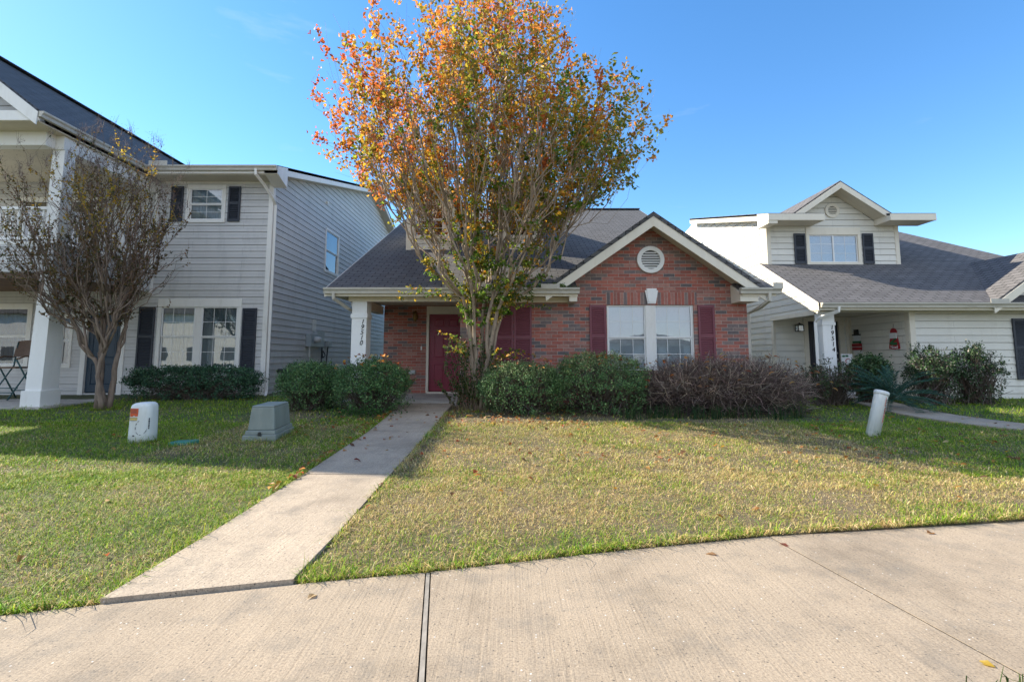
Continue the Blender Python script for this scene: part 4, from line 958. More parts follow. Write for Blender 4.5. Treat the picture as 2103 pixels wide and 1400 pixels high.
# ------------------------------------------------------------------ plants
def np_mesh(name, V, loops, starts, totals, colr, m, parent=None, smooth=False):
    me = bpy.data.meshes.new(name); off = np.array(wl(parent)); V = V - off
    me.vertices.add(len(V)); me.vertices.foreach_set('co', V.astype(np.float32).ravel())
    me.loops.add(len(loops)); me.loops.foreach_set('vertex_index', loops.astype(np.int32))
    me.polygons.add(len(starts)); me.polygons.foreach_set('loop_start', starts.astype(np.int32)); me.polygons.foreach_set('loop_total', totals.astype(np.int32))
    if smooth: me.polygons.foreach_set('use_smooth', np.ones(len(starts), dtype=bool))
    me.update(calc_edges=True)
    if colr is not None:
        ca = me.color_attributes.new('col', 'FLOAT_COLOR', 'POINT'); ca.data.foreach_set('color', np.concatenate([colr, np.ones((len(colr), 1))], 1).astype(np.float32).ravel())
    me.materials.append(m); o = bpy.data.objects.new(name, me); col.objects.link(o)
    if parent: o.parent = parent; WL[o.name] = Vector(off)
    return o
def unit(a): return a / np.maximum(np.linalg.norm(a, axis=-1, keepdims=True), 1e-9)
def leaves(name, P, D, length, width, C, m, parent, droop=.3, up=None):
    """six-point leaves, folded along the midrib: P base, D direction"""
    n = len(P); D = unit(D); rnd = rng.normal(size=(n, 3)) if up is None else up + .45 * rng.normal(size=(n, 3))
    S = unit(np.cross(D, rnd)); U = np.cross(S, D); L = length[:, None]; W = width[:, None] / 2
    fold = U * (W * .45)
    v = np.stack([P, P + D * L * .38 - S * W + fold, P + D * L * .72 - S * W * .72 + fold * .8 - U * L * droop * .25, P + D * L - U * L * droop * .6,
                  P + D * L * .72 + S * W * .72 + fold * .8 - U * L * droop * .25, P + D * L * .38 + S * W + fold, P + D * L * .55 - U * L * droop * .12], 1)
    V = v.reshape(-1, 3); b = (np.arange(n) * 7)[:, None]
    idx = np.array([0, 6, 2, 1, 6, 3, 2, 0, 5, 4, 6, 6, 4, 3]); loops = (b + idx[None]).ravel()
    tot = np.tile([4, 3, 4, 3], n); st = np.concatenate([[0], np.cumsum(tot)[:-1]])
    return np_mesh(name, V, loops, st, tot, np.repeat(C, 7, 0), m, parent, False)
def strips(name, paths, r0, r1, C, m, parent, n=3):
    """many thin tapered twigs. paths: (N, K, 3)"""
    N_, K, _ = paths.shape; T_ = unit(np.gradient(paths, axis=1)); ref = unit(rng.normal(size=(N_, 1, 3))); A = unit(np.cross(T_, ref)); B = np.cross(T_, A)
    rad = (r0[:, None] + (r1 - r0)[:, None] * np.linspace(0, 1, K)[None])[..., None]
    ring = [paths + rad * (A * math.cos(2 * math.pi * q / n) + B * math.sin(2 * math.pi * q / n)) for q in range(n)]
    V = np.stack(ring, 2).reshape(-1, 3)
    base = (np.arange(N_) * K * n)[:, None, None, None] + (np.arange(K - 1) * n)[None, :, None, None]
    q = np.arange(n)[None, None, :, None]; q2 = (q + 1) % n
    f = np.concatenate([base + q, base + q2, base + n + q2, base + n + q], 3).reshape(-1)
    nf = N_ * (K - 1) * n
    return np_mesh(name, V, f, np.arange(nf) * 4, np.full(nf, 4), np.repeat(C, K * n, 0), m, parent, True)
def kmeans(P, k, it=12):
    k = min(k, len(P)); c = P[rng.choice(len(P), k, replace=False)]
    for _ in range(it):
        a = np.argmin(((P[:, None] - c[None]) ** 2).sum(-1), 1)
        c = np.array([P[a == j].mean(0) if (a == j).any() else c[j] for j in range(k)])
    return a, c
def curve(p0, d0, p1, d1, n, wob=.0):
    p0, d0, p1, d1 = map(np.asarray, (p0, d0, p1, d1)); L = np.linalg.norm(p1 - p0); t = np.linspace(0, 1, n)[:, None]
    h = (2 * t ** 3 - 3 * t ** 2 + 1) * p0 + (t ** 3 - 2 * t ** 2 + t) * d0 * L + (-2 * t ** 3 + 3 * t ** 2) * p1 + (t ** 3 - t ** 2) * d1 * L
    if wob: h[1:-1] += rng.normal(size=(n - 2, 3)) * wob * L
    return h
def grow(base, tips, k0, k1, k2, fork, radii, spread0=.18, bole=(1.9, .3)):
    """multi-stem tree: stems -> limbs -> branches -> twigs that end in the tips. returns tube list and twig paths"""
    tubes = []; tw = []
    up = np.array((0, 0, 1.0))
    a0, c0 = kmeans(tips, k0)
    for i in range(len(c0)):
        T0 = tips[a0 == i]
        if not len(T0): continue
        az = c0[i] - base; hz = az * [1, 1, 0]; hz = hz / max(np.linalg.norm(hz), .01)
        b = base + hz * spread0 * rng.uniform(.4, 1.0) + rng.normal(size=3) * [.04, .04, 0]
        far = min(1.0, np.linalg.norm(az[:2]) / 2.5)
        wv = base + hz * bole[1] * (.35 + .65 * far) + rng.normal(size=3) * [.06, .06, .15] + np.array([0, 0, bole[0]])
        n1 = base + (c0[i] - base) * fork + np.array([0, 0, .10]) * np.linalg.norm(hz)
        if n1[2] < wv[2] + .5: n1[2] = wv[2] + .5
        d1 = unit(unit(c0[i] - n1) + .35 * up); dw = unit(unit(n1 - wv) * .6 + up)
        pa = np.concatenate([curve(b, unit(up + hz * .10 + rng.normal(size=3) * .05), wv, dw, 6, .012)[:-1], curve(wv, dw, n1, d1, 6, .025)])
        tubes.append((pa, radii[0] * rng.uniform(.8, 1.15), radii[1])); 
        a1, c1 = kmeans(T0, k1)
        for j in range(len(c1)):
            T1 = T0[a1 == j]
            if not len(T1): continue
            st = rng.uniform(.66, 1.0); ii = int(st * 10); s = pa[ii]; ds = unit(pa[min(10, ii + 1)] - pa[ii - 1])
            n2 = s + (c1[j] - s) * rng.uniform(.52, .68); d2 = unit(unit(c1[j] - n2) + .2 * up + rng.normal(size=3) * .22)
            pb = curve(s, ds, n2, d2, 7, .032); tubes.append((pb, radii[1] * .9, radii[2]))
            a2, c2 = kmeans(T1, k2)
            for k in range(len(c2)):
                T2 = T1[a2 == k]
                if not len(T2): continue
                ii = int(rng.uniform(.5, 1.0) * 6); s2 = pb[ii]; ds2 = unit(pb[min(6, ii + 1)] - pb[max(0, ii - 1)])
                n3 = s2 + (c2[k] - s2) * rng.uniform(.6, .8); d3 = unit(unit(c2[k] - n3) + .15 * up + rng.normal(size=3) * .3)
                pc = curve(s2, ds2, n3, d3, 6, .045); tubes.append((pc, radii[2] * .9, radii[3]))
                for tpt in T2:
                    ii = int(rng.uniform(.35, 1.0) * 5); s3 = pc[ii]; ds3 = unit(pc[min(5, ii + 1)] - pc[max(0, ii - 1)])
                    tw.append(curve(s3, ds3, tpt, unit(unit(tpt - s3) + .15 * up + rng.normal(size=3) * .55), 7, .05))
    return tubes, np.array(tw)
def tubes_mesh(name, tubes, m, parent, n=9):
    mb = MB()
    for pa, r0, r1 in tubes:
        K = len(pa); mb.tube([tuple(p) for p in pa], [r0 + (r1 - r0) * (k / (K - 1)) ** .8 for k in range(K)], n if r0 > .03 else 5, cap=True)
    return mb.build(name, m, parent, True)
def sample_crown(n, prof, cx, cy, ysq, bias=.42):
    """points in a crown given (z, x_left, x_right) profile"""
    z = np.array([p[0] for p in prof]); xl = np.array([p[1] for p in prof]); xr = np.array([p[2] for p in prof]); out = []
    zz = np.linspace(z[0], z[-1], 400); wgt = (np.interp(zz, z, xr) - np.interp(zz, z, xl)) ** 1.7; wgt /= wgt.sum()
    while len(out) < n:
        h = rng.choice(zz, p=wgt) + rng.uniform(-.02, .02); a = rng.uniform(0, 2 * math.pi); r = rng.uniform(0, 1) ** bias
        l, q = np.interp(h, z, xl), np.interp(h, z, xr); mx = (l + q) / 2; hw_ = (q - l) / 2
        lump = mnoise.noise(Vector((math.cos(a) * 1.6, math.sin(a) * 1.6, h * .75))); hw_ *= 1 + .32 * lump
        if lump < -.15 and r > .45 and rng.uniform() < .75: continue
        x = mx + hw_ * r * math.cos(a); y = cy + hw_ * ysq * r * math.sin(a)
        out.append((x, y, h + rng.normal() * .06))
    return np.array(out)
def pick(pal, wts, n, var=.18):
    pal = np.array(pal); c = pal[rng.choice(len(pal), n, p=np.array(wts) / sum(wts))]
    return c * np.exp(rng.normal(size=(n, 1)) * var) * (1 + rng.normal(size=(n, 3)) * .05)
def along(tw, n, lo, hi):
    """random points and directions on twigs"""
    i = rng.integers(0, len(tw), n); t = rng.uniform(lo, hi, n) * (tw.shape[1] - 1.001); k = t.astype(int); f = (t - k)[:, None]
    return i, tw[i, k] * (1 - f) + tw[i, k + 1] * f, unit(tw[i, k + 1] - tw[i, k])

# the big autumn tree in front of the porch
TB = np.array((-.66, 9.95, .17))
T1 = thing('crape_myrtle_tree', 'tall multi stemmed tree with orange and yellow autumn leaves in front of the brick house', 'tree', TB)
prof = [(2.4, -1.1, .0), (3.2, -1.4, .35), (3.8, -1.85, .85), (4.3, -2.5, 1.45), (4.8, -3.2, 2.05), (5.4, -4.3, 2.6), (6.1, -4.8, 3.0), (7.1, -4.3, 2.8), (7.6, -3.5, 2.4), (8.1, -2.75, 2.0), (8.6, -2.0, 1.4), (9.2, -1.35, .7), (9.6, -.9, .2)]
tips = sample_crown(1420, prof, -.6, 9.95, .80)
tips = tips[(tips[:, 2] > 5.0) | (rng.uniform(size=len(tips)) < np.clip((tips[:, 2] - 3.5) / 1.8, .12, 1))]
tb, tw = grow(TB, tips, 11, 5, 5, .46, (.050, .026, .014, .007), .16, (1.95, .36))
tubes_mesh('trunk', [t for t in tb if t[1] > .032], M['bark'], T1, 10); tubes_mesh('branches', [t for t in tb if t[1] <= .032], M['bark'], T1, 5)
nt_ = len(tw)
NC = 7600; NL = NC * 5                                # leaves sit in little bunches with gaps between
ci, cp, cd = along(tw, NC, .22, 1.0)
kk = np.repeat(np.arange(NC), 5); i = ci[kk]; P_ = cp[kk] + rng.normal(size=(NL, 3)) * .05; D_ = cd[kk]
h = P_[:, 2]; xo = (P_[:, 0] + .55)
warm = np.clip(.16 + .084 * (h - 2.6) + .05 * np.abs(xo) - .055 * xo + rng.normal(size=nt_)[i] * .22 + rng.normal(size=NL) * .10, 0, 1)
stops = np.array([0, .25, .45, .62, .80, 1.0]); pal = np.array([(.10, .19, .025), (.20, .26, .03), (.40, .29, .035), (.62, .31, .04), (.66, .22, .04), (.52, .13, .04)])
C_ = np.stack([np.interp(warm, stops, pal[:, k]) for k in range(3)], 1) * np.exp(rng.normal(size=(NL, 1)) * .25)
dr_ = unit(D_ * .35 + rng.normal(size=(NL, 3)) * .8 + np.array((0, 0, -.2)))
CR = [(P_, dr_, rng.uniform(.055, .105, NL), rng.uniform(.040, .066, NL), C_)]
TWS = [tw]
# leaves that sprout straight from the stems and limbs
ep = []
src_ = [t[0] for t in tb if t[1] > .02]
while len(ep) < 520:
    pa = src_[rng.integers(len(src_))]; k = rng.integers(3, len(pa)); q = pa[k]
    if not 1.9 < q[2] < 4.6 or (q[2] > 3.3 and rng.uniform() < .5): continue
    o_ = unit(rng.normal(size=3) * [1, 1, .5] + [0, -.2, .3]) * rng.uniform(.12, .40); ep.append(curve(q, unit(o_), q + o_, unit(o_ + [0, 0, -.1]), 7, .03))
ep = np.array(ep); TWS.append(ep)
i, P_, D_ = along(ep, 6000, .15, 1.0); P_ = P_ + rng.normal(size=(6000, 3)) * .02; w2_ = np.clip(.10 + .13 * (P_[:, 2] - 2.2) + rng.normal(size=520)[i] * .22, 0, 1)
CR.append((P_, unit(D_ * .4 + rng.normal(size=(6000, 3)) * .8 + [0, 0, -.15]), rng.uniform(.055, .10, 6000), rng.uniform(.038, .062, 6000), np.stack([np.interp(w2_, stops, pal[:, k]) for k in range(3)], 1) * np.exp(rng.normal(size=(6000, 1)) * .22)))
# suckers at its foot
sk = []
for k in range(60):
    a = rng.uniform(0, 2 * math.pi); r_ = rng.uniform(.1, .42); b = TB + [r_ * math.cos(a) - .12, r_ * math.sin(a) * .7 - .05, 0]
    sk.append(curve(b, (0, 0, 1), b + [rng.normal() * .16 - .08, rng.normal() * .12 - .08, rng.uniform(.5, 1.55)], unit(np.array([rng.normal() * .4, rng.normal() * .3, 1])), 7, .02))
sk = np.array(sk); strips('shoots', sk, np.full(60, .007), np.full(60, .002), pick([(.20, .15, .10)], [1], 60), M['twig'], T1)
i, P_, D_ = along(sk, 1900, .2, 1.0)
leaves('sucker_leaves', P_, unit(D_ * .4 + rng.normal(size=(1900, 3))), rng.uniform(.04, .075, 1900), rng.uniform(.025, .04, 1900), pick([(.05, .10, .03), (.10, .15, .04), (.20, .22, .06)], [3, 2, 1], 1900), M['leaf'], T1)
# leafy sprays that hang forward low on the left
sp = []
for (x, y, z, dx, dz) in ((-1.0, 9.7, 2.3, -1.15, .28), (-1.0, 9.7, 2.6, -.8, .75), (-.9, 9.75, 3.0, -.9, .6), (-.4, 9.8, 2.2, .85, .1), (-.3, 9.8, 2.3, .7, .5), (-1.1, 9.8, 3.4, -1.2, .75), (-.2, 9.8, 2.9, 1.1, .7), (-.8, 9.7, 1.15, -.45, .35), (-.45, 9.7, 1.0, .5, .25)):
    for q in range(5):
        e_ = np.array((x + dx + rng.normal() * .12, y - .25 + rng.normal() * .15, z + dz + rng.normal() * .12)); sp.append(curve((x, y, z), unit(np.array([dx * .6, -.1, .5])), e_, unit(np.array([dx, -.1, -.1])), 7, .02))
sp = np.array(sp); TWS.append(sp)
i, P_, D_ = along(sp, 1300, .2, 1.0)
CR.append((P_, unit(D_ * .5 + rng.normal(size=(1300, 3)) * .8), rng.uniform(.05, .085, 1300), rng.uniform(.032, .05, 1300), pick([(.09, .15, .03), (.20, .22, .04), (.38, .26, .03), (.50, .24, .03)], [4, 3, 1.5, .8], 1300)))
tw = np.concatenate(TWS); tw = tw[(tw[:, 4, 2] > 4.7) | (rng.uniform(size=len(tw)) < .5)]; nt_ = len(tw); strips('twigs', tw, np.full(nt_, .0048), np.full(nt_, .0015), pick([(.26, .18, .13), (.35, .26, .19)], [1, 1], nt_), M['twig'], T1)
CQ = [np.concatenate([c[q] for c in CR]) for q in range(5)]
px_, pz_ = CQ[0][:, 0], CQ[0][:, 2]
thin = ((px_ > -2.7) & (px_ < -1.15) & (pz_ > 3.2) & (pz_ < 4.7) & (rng.uniform(size=len(px_)) < .84)) | ((px_ > -.35) & (px_ < .95) & (pz_ > 3.3) & (pz_ < 4.6) & (rng.uniform(size=len(px_)) < .6))
leaves('crown', *[c[~thin] for c in CQ], M['leaf'], T1)

# the nearly bare tree by the left porch
TB2 = np.array((-8.25, 10.05, .19))
T2 = thing('bare_crape_myrtle_tree', 'smaller nearly bare tree with sparse dull leaves in front of the grey house porch', 'tree', TB2)
prof = [(2.0, -9.6, -7.8), (2.6, -10.2, -7.3), (3.3, -10.7, -7.05), (4.0, -10.95, -7.0), (4.8, -10.9, -7.05), (5.4, -10.5, -7.3), (5.9, -9.9, -7.8), (6.2, -9.5, -8.3)]
tips = sample_crown(600, prof, -8.9, 10.05, .72, .6)
tb, tw = grow(TB2, tips, 5, 5, 6, .36, (.062, .030, .014, .006), .15, (1.0, .36))
tubes_mesh('trunk', [t for t in tb if t[1] > .032], M['bark_grey'], T2, 10); tubes_mesh('branches', [t for t in tb if t[1] <= .032], M['bark_grey'], T2, 5)
nt_ = len(tw); strips('twigs', tw, np.full(nt_, .0062), np.full(nt_, .002), pick([(.13, .085, .06), (.20, .135, .095)], [2, 1], nt_), M['twig'], T2)
NL = 21000
i, P_, D_ = along(tw, NL, .15, .98)
patch = rng.normal(size=nt_)[i]; keep = (patch + rng.normal(size=NL) * .5) > -.25
C_ = pick([(.07, .085, .03), (.12, .10, .035), (.19, .11, .05), (.23, .17, .045)], [2, 3, 4, 1], NL)
yel = (patch > .8) & (P_[:, 2] > 3.6); C_[yel] = pick([(.55, .34, .04), (.40, .30, .04), (.28, .25, .04)], [2, 2, 1], int(yel.sum()))
leaves('crown', P_[keep], unit(D_ * .5 + rng.normal(size=(NL, 3)) * .8)[keep], rng.uniform(.034, .062, NL)[keep], rng.uniform(.02, .035, NL)[keep], C_[keep], M['leaf'], T2)
top = tw[tw[:, -1, 2] > 4.6][:, -1]; ns = len(top)
pz = np.repeat(top, 26, 0); off_ = rng.normal(size=(len(pz), 3)) * [.05, .05, .10]
leaves('seed_heads', pz + off_, rng.normal(size=(len(pz), 3)), np.full(len(pz), .016), np.full(len(pz), .012), pick([(.11, .075, .06), (.20, .15, .13)], [2, 1], len(pz)), M['twig'], T2)
pth = np.stack([np.repeat(top, 7, 0), np.repeat(top, 7, 0) + rng.normal(size=(ns * 7, 3)) * [.03, .03, .05] + [0, 0, .06], np.repeat(top, 7, 0) + rng.normal(size=(ns * 7, 3)) * [.07, .07, .07] + [0, 0, .16]], 1)
strips('panicles', pth, np.full(ns * 7, .003), np.full(ns * 7, .0012), pick([(.22, .17, .15)], [1], ns * 7), M['twig'], T2)

def shell_dirs(n): 
    d = unit(rng.normal(size=(n, 3))); d[:, 2] = np.abs(d[:, 2]) * np.where(rng.uniform(size=n) < .22, -1, 1); return d
def bush(name, label, cat, c, rad, n, pal, wts, ll, lw, sq=2.6, rough=.12, seed=0, group=None, inner=.62, top_pale=None, core=(.012, .022, .012), sprig=40, hole=0.0):
    """clipped evergreen: leaf clusters through a lumpy shell over dark twigs"""
    c = np.array(c, dtype=float); rad = np.array(rad); root = thing(name, label, cat, (c[0], c[1], gz(c[1])), group)
    def surf(d):
        s = (np.abs(d[:, 0]) ** sq + np.abs(d[:, 1]) ** sq + np.abs(d[:, 2]) ** sq) ** (-1 / sq)
        nz = np.array([mnoise.noise(Vector((*(q * 2.6 + seed * 7.7),))) + .55 * mnoise.noise(Vector((*(q * 6.5 + seed * 3.1),))) for q in d])
        return s * (1 + rough * nz), nz
    ncl = n // 14; d = shell_dirs(ncl); s, nz = surf(d); rr = rng.uniform(0, 1, ncl) ** .5; rr = inner + (1.0 - inner) * rr
    if hole: 
        keepc = nz > -hole; d, s, nz, rr = d[keepc], s[keepc], nz[keepc], rr[keepc]; ncl = len(d)
    cc = c + d * (s * rr)[:, None] * rad
    k = rng.integers(0, ncl, n); P_ = cc[k] + rng.normal(size=(n, 3)) * .035; ok = P_[:, 2] > gz(c[1]) + .01
    D_ = unit(d[k] * .7 + rng.normal(size=(n, 3)) * .8 + np.array((0, 0, .25)))
    C_ = pick(pal, wts, n, .25) * (.85 + .5 * rng.uniform(size=ncl)[k])[:, None]
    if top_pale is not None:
        f = np.clip((d[k][:, 2] - .35) * 1.4, 0, 1) * (rng.uniform(size=n) < .45); C_ = C_ * (1 - f[:, None]) + np.array(top_pale) * f[:, None]  # paler upper leaves: sunlight on the bush top put into their colour
    up_ = d[k] + np.array((0, 0, .6))
    FO = [(P_[ok], D_[ok], rng.uniform(ll * .7, ll * 1.3, n)[ok], rng.uniform(lw * .7, lw * 1.3, n)[ok], C_[ok], up_[ok])]
    # twigs inside and sprigs outside
    m_ = 420; dd = shell_dirs(m_); s2, _ = surf(dd); b = np.array((c[0], c[1], gz(c[1]))) + rng.normal(size=(m_, 3)) * rad * [.25, .25, 0]
    e_ = c + dd * (s2 * rng.uniform(.7, 1.0, m_))[:, None] * rad; e_[:, 2] = np.maximum(e_[:, 2], gz(c[1]) + .03)
    mid = b * .45 + e_ * .55 + rng.normal(size=(m_, 3)) * .05; strips('stems', np.stack([b, mid, e_], 1), np.full(m_, .008), np.full(m_, .002), pick([(.10, .075, .055), (.17, .14, .12)], [2, 1], m_), M['twig'], root)
    if sprig:
        dd = shell_dirs(sprig); dd[:, 2] = np.abs(dd[:, 2]); s2, _ = surf(dd); b = c + dd * (s2 * .9)[:, None] * rad; e_ = c + dd * (s2 * rng.uniform(1.03, 1.22, sprig))[:, None] * rad + [0, 0, .04]
        pa = np.stack([b, (b + e_) / 2 + rng.normal(size=(sprig, 3)) * .01, e_], 1); i, P2, D2 = along(pa, sprig * 10, .1, 1.0)
        FO.append((P2, unit(D2 * .5 + rng.normal(size=(len(P2), 3)) * .7), rng.uniform(ll * .7, ll * 1.2, len(P2)), rng.uniform(lw * .7, lw * 1.2, len(P2)), pick(pal, wts, len(P2), .25), np.tile([0, 0, 1.0], (len(P2), 1))))
    f_ = [np.concatenate([c_[q] for c_ in FO]) for q in range(6)]
    leaves('foliage', *f_[:5], M['evergreen'], root, up=f_[5])
    return root
DG = [(.048, .115, .042), (.078, .16, .055), (.125, .22, .075), (.19, .275, .105)]
g_ = 'clipped round bushes beside the front walk'
bush('round_bush', 'clipped dark round bush at the grey house corner, left of its twin', 'bush', (-4.14, 10.15, .60), (.66, .60, .52), 15000, DG, [4, 4, 2, 1], .032, .019, seed=1, group=g_)
bush('round_bush', 'clipped dark round bush right beside the front walk, under the porch column', 'bush', (-2.76, 9.8, .60), (.74, .66, .56), 16000, DG, [4, 4, 2, 1], .032, .019, seed=2, group=g_)
bush('hedge', 'low boxy dark green hedge under the grey house ground floor window', 'hedge', (-7.75, 12.0, .58), (1.55, .42, .40), 17000, [(.036, .088, .05), (.052, .12, .062), (.08, .155, .075)], [4, 4, 2], .045, .026, sq=5, rough=.06, seed=3)
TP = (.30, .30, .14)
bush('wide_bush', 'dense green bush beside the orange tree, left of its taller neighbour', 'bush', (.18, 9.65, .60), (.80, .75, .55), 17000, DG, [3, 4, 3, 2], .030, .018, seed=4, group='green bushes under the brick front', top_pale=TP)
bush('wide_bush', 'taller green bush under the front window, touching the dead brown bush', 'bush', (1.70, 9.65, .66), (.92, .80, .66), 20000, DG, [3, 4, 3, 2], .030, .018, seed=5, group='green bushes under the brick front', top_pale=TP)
# the dead brown bush
DB = thing('dead_bush', 'wide dead brown twiggy bush with caught orange leaves under the brick front', 'bush', (3.95, 9.7, gz(9.7)))
n = 9500; dd = shell_dirs(n); cD = np.array((4.12, 9.75, .46)); rD = np.array((2.15, .95, .80))
nzv = np.array([mnoise.noise(Vector((*(q * 2.2),))) for q in dd])
s = (np.abs(dd) ** 2.5).sum(1) ** (-1 / 2.5) * (1 + .10 * nzv); rr = rng.uniform(.62, 1.0, n)
b = cD + dd * (s * rr * .80)[:, None] * rD + rng.normal(size=(n, 3)) * .05; tang = unit(np.cross(dd, rng.normal(size=(n, 3)))); L_ = rng.uniform(.12, .34, n)[:, None]
e_ = b + unit(dd * .55 + tang * .6 + np.array((0, 0, .12)) + rng.normal(size=(n, 3)) * .25) * L_; ok = (b[:, 2] > .16) & (e_[:, 2] > .16)
mid = (b + e_) / 2 + dd * .03 + rng.normal(size=(n, 3)) * .02
strips('twigs', np.stack([b, mid, e_], 1)[ok], np.full(int(ok.sum()), .0045), np.full(int(ok.sum()), .0018), pick([(.115, .082, .070), (.18, .13, .108), (.30, .225, .18), (.48, .38, .29)], [4, 4, 2, 1.6], int(ok.sum()), .2), M['twig'], DB)
m_ = 900; d2_ = shell_dirs(m_); b2 = np.array((3.95, 9.75, gz(9.7))) + rng.normal(size=(m_, 3)) * [.75, .3, 0]; e2 = cD + d2_ * rng.uniform(.6, .95, m_)[:, None] * rD; e2[:, 2] = np.maximum(e2[:, 2], .2)
strips('stems', np.stack([b2, b2 * .5 + e2 * .5 + rng.normal(size=(m_, 3)) * .08, e2], 1), np.full(m_, .008), np.full(m_, .003), pick([(.07, .05, .042), (.12, .09, .075)], [2, 1], m_), M['twig'], DB)
m_ = 3600; k = rng.integers(0, n, m_); leaves('dry_leaves', e_[k] + rng.normal(size=(m_, 3)) * .02, rng.normal(size=(m_, 3)), rng.uniform(.012, .028, m_), rng.uniform(.008, .015, m_), pick([(.13, .09, .078), (.20, .14, .11)], [2, 1], m_), M['twig'], DB)
# autumn leaves caught on bushes belong to the tree's litter and are built with it below
bush('pale_shrub', 'loose thin stemmed shrub between the dead bush and the 19514 column', 'shrub', (6.95, 10.75, .62), (.60, .42, .50), 2600, [(.05, .08, .035), (.08, .11, .045), (.12, .075, .05)], [3, 3, 2], .05, .024, sq=2.1, rough=.35, seed=6, hole=.25, inner=.35)
bush('porch_shrub', 'round topped green shrub in front of the neighbour porch opening', 'shrub', (8.15, 11.2, .78), (.42, .40, .50), 5200, [(.04, .085, .03), (.07, .125, .045), (.13, .17, .07)], [3, 3, 1], .05, .03, sq=2.3, rough=.22, seed=7, inner=.4)
g_ = 'paired shrubs by the cream wall'
bush('wall_shrub', 'leggy dark shrub against the cream wall, the one nearer the porch', 'shrub', (9.35, 10.95, .82), (.50, .42, .64), 5600, [(.034, .07, .026), (.06, .11, .04), (.22, .20, .17)], [4, 3, 1.2], .042, .024, sq=2.4, rough=.34, seed=8, group=g_, inner=.3, hole=.3)
bush('wall_shrub', 'leggy dark shrub against the cream wall, the one nearer the black shutter', 'shrub', (10.38, 11.05, .84), (.56, .42, .66), 5600, [(.034, .07, .026), (.06, .11, .04), (.22, .20, .17)], [4, 3, 1.2], .042, .024, sq=2.4, rough=.38, seed=9, group=g_, inner=.3, hole=.3)
# sago palm
SG = thing('sago_palm', 'low blue green sago palm spreading stiff fronds at the neighbour walk', 'palm', (7.75, 10.05, gz(10.05)))
fr_p = []; lf_p = []; lf_d = []
for k in range(46):
    a = 2 * math.pi * k / 46 * 5.0 + rng.normal() * .1; el = rng.uniform(.12, 1.25); L = rng.uniform(.72, 1.0); hd = np.array((math.cos(a), math.sin(a), 0)); p = np.array((7.75, 10.05, gz(10.05) + .18)); pts = [p]
    for q in range(11):
        th = el - q * .085; p = p + (hd * math.cos(th) + np.array((0, 0, math.sin(th)))) * L / 11; pts.append(p)
    pts = np.array(pts); pts[:, 2] = np.maximum(pts[:, 2], gz(10) + .03); fr_p.append(pts); sd = np.cross(hd, (0, 0, 1.0))
    for q in range(2, 12):
        for u in (0, .33, .66):
            if q == 11 and u: continue
            b = pts[q] if q == 11 else pts[q] * (1 - u) + pts[min(11, q + 1)] * u; dr2 = unit(pts[q] - pts[q - 1])
            for sg in (-1, 1): lf_p.append(b); lf_d.append(sd * sg * .8 + dr2 * .75 + np.array((0, 0, .28)))
strips('fronds', np.array(fr_p), np.full(46, .008), np.full(46, .003), pick([(.05, .09, .05)], [1], 46), M['twig'], SG)
nl = len(lf_p); leaves('leaflets', np.array(lf_p), np.array(lf_d), rng.uniform(.09, .14, nl), np.full(nl, .011), pick([(.03, .085, .068), (.045, .115, .082), (.06, .14, .08)], [3, 3, 1], nl), M['evergreen'], SG, .15)
# weeds in the gutter and strap grass at the foot of the bushes
def tufts(root, spots, n, L, pal, wts, w_, m='grass', name='blades'):
    ps = []
    for (x, y, z, s_) in spots:
        for q in range(n):
            b = np.array((x + rng.normal() * s_, y + rng.normal() * s_ * .5, z)); a = rng.uniform(0, 2 * math.pi); l_ = L * rng.uniform(.5, 1.2); o_ = np.array((math.cos(a), math.sin(a), 0)) * l_ * rng.uniform(.1, .7)
            ps.append(np.array([b, b + o_ * .35 + [0, 0, l_ * .6], b + o_ + [0, 0, l_ * rng.uniform(.45, .95)]]))
    ps = np.array(ps); return strips(name, ps, np.full(len(ps), w_), np.full(len(ps), w_ * .25), pick(pal, wts, len(ps)), M[m], root)
WG = thing('gutter_weeds', 'bright green weeds and a seedling growing out of the brick house gutter beside its gable', 'weeds', (.95, 10.36, 2.70))
tufts(WG, [(x, 10.37, 2.68, .05) for x in np.linspace(.35, 1.36, 13)], 16, .14, [(.09, .17, .03), (.16, .22, .05), (.22, .15, .06)], [4, 3, 1], .005)
wp = np.array([(rng.uniform(.42, 1.15), 10.37 + rng.normal() * .03, 2.70 + rng.uniform(.0, .11)) for k in range(300)])
leaves('weed_leaves', wp, rng.normal(size=(300, 3)) + [0, -.3, .5], rng.uniform(.02, .045, 300), rng.uniform(.015, .028, 300), pick([(.08, .17, .03), (.15, .24, .05)], [2, 1], 300), M['leaf'], WG)
LT = thing('strap_grass', 'long bladed green grass growing at the foot of the dead bush', 'grass clump', (3.3, 8.75, gz(8.75)))
tufts(LT, [(x, 8.85 + .1 * math.sin(x * 5), gz(8.8), .08) for x in (2.1, 2.5, 2.75, 3.0, 3.3, 3.6, 3.9, 4.3, 4.7, 5.1)], 34, .30, [(.035, .085, .03), (.06, .11, .035), (.13, .13, .06)], [4, 3, 1], .006)
LT = thing('verge_grass', 'dark long grass blades poking up at the street edge of the sidewalk', 'grass clump', (1.75, 1.93, -.03))
tufts(LT, [(x, edge(x) - SWW - .05, -.03, .05) for x in (1.55, 1.68, 1.76, 1.9, 2.02)], 9, .13, [(.06, .11, .03), (.10, .15, .04)], [2, 1], .0035)
LT = thing('weed_patch', 'small broad leaved weeds at the edge of the front walk beside the round bush', 'weeds', (-2.7, 8.95, gz(8.95)))
wp = np.array([(-2.75 + rng.normal() * .30, 9.0 + rng.normal() * .10, gz(9) + rng.uniform(.02, .16)) for k in range(520)])
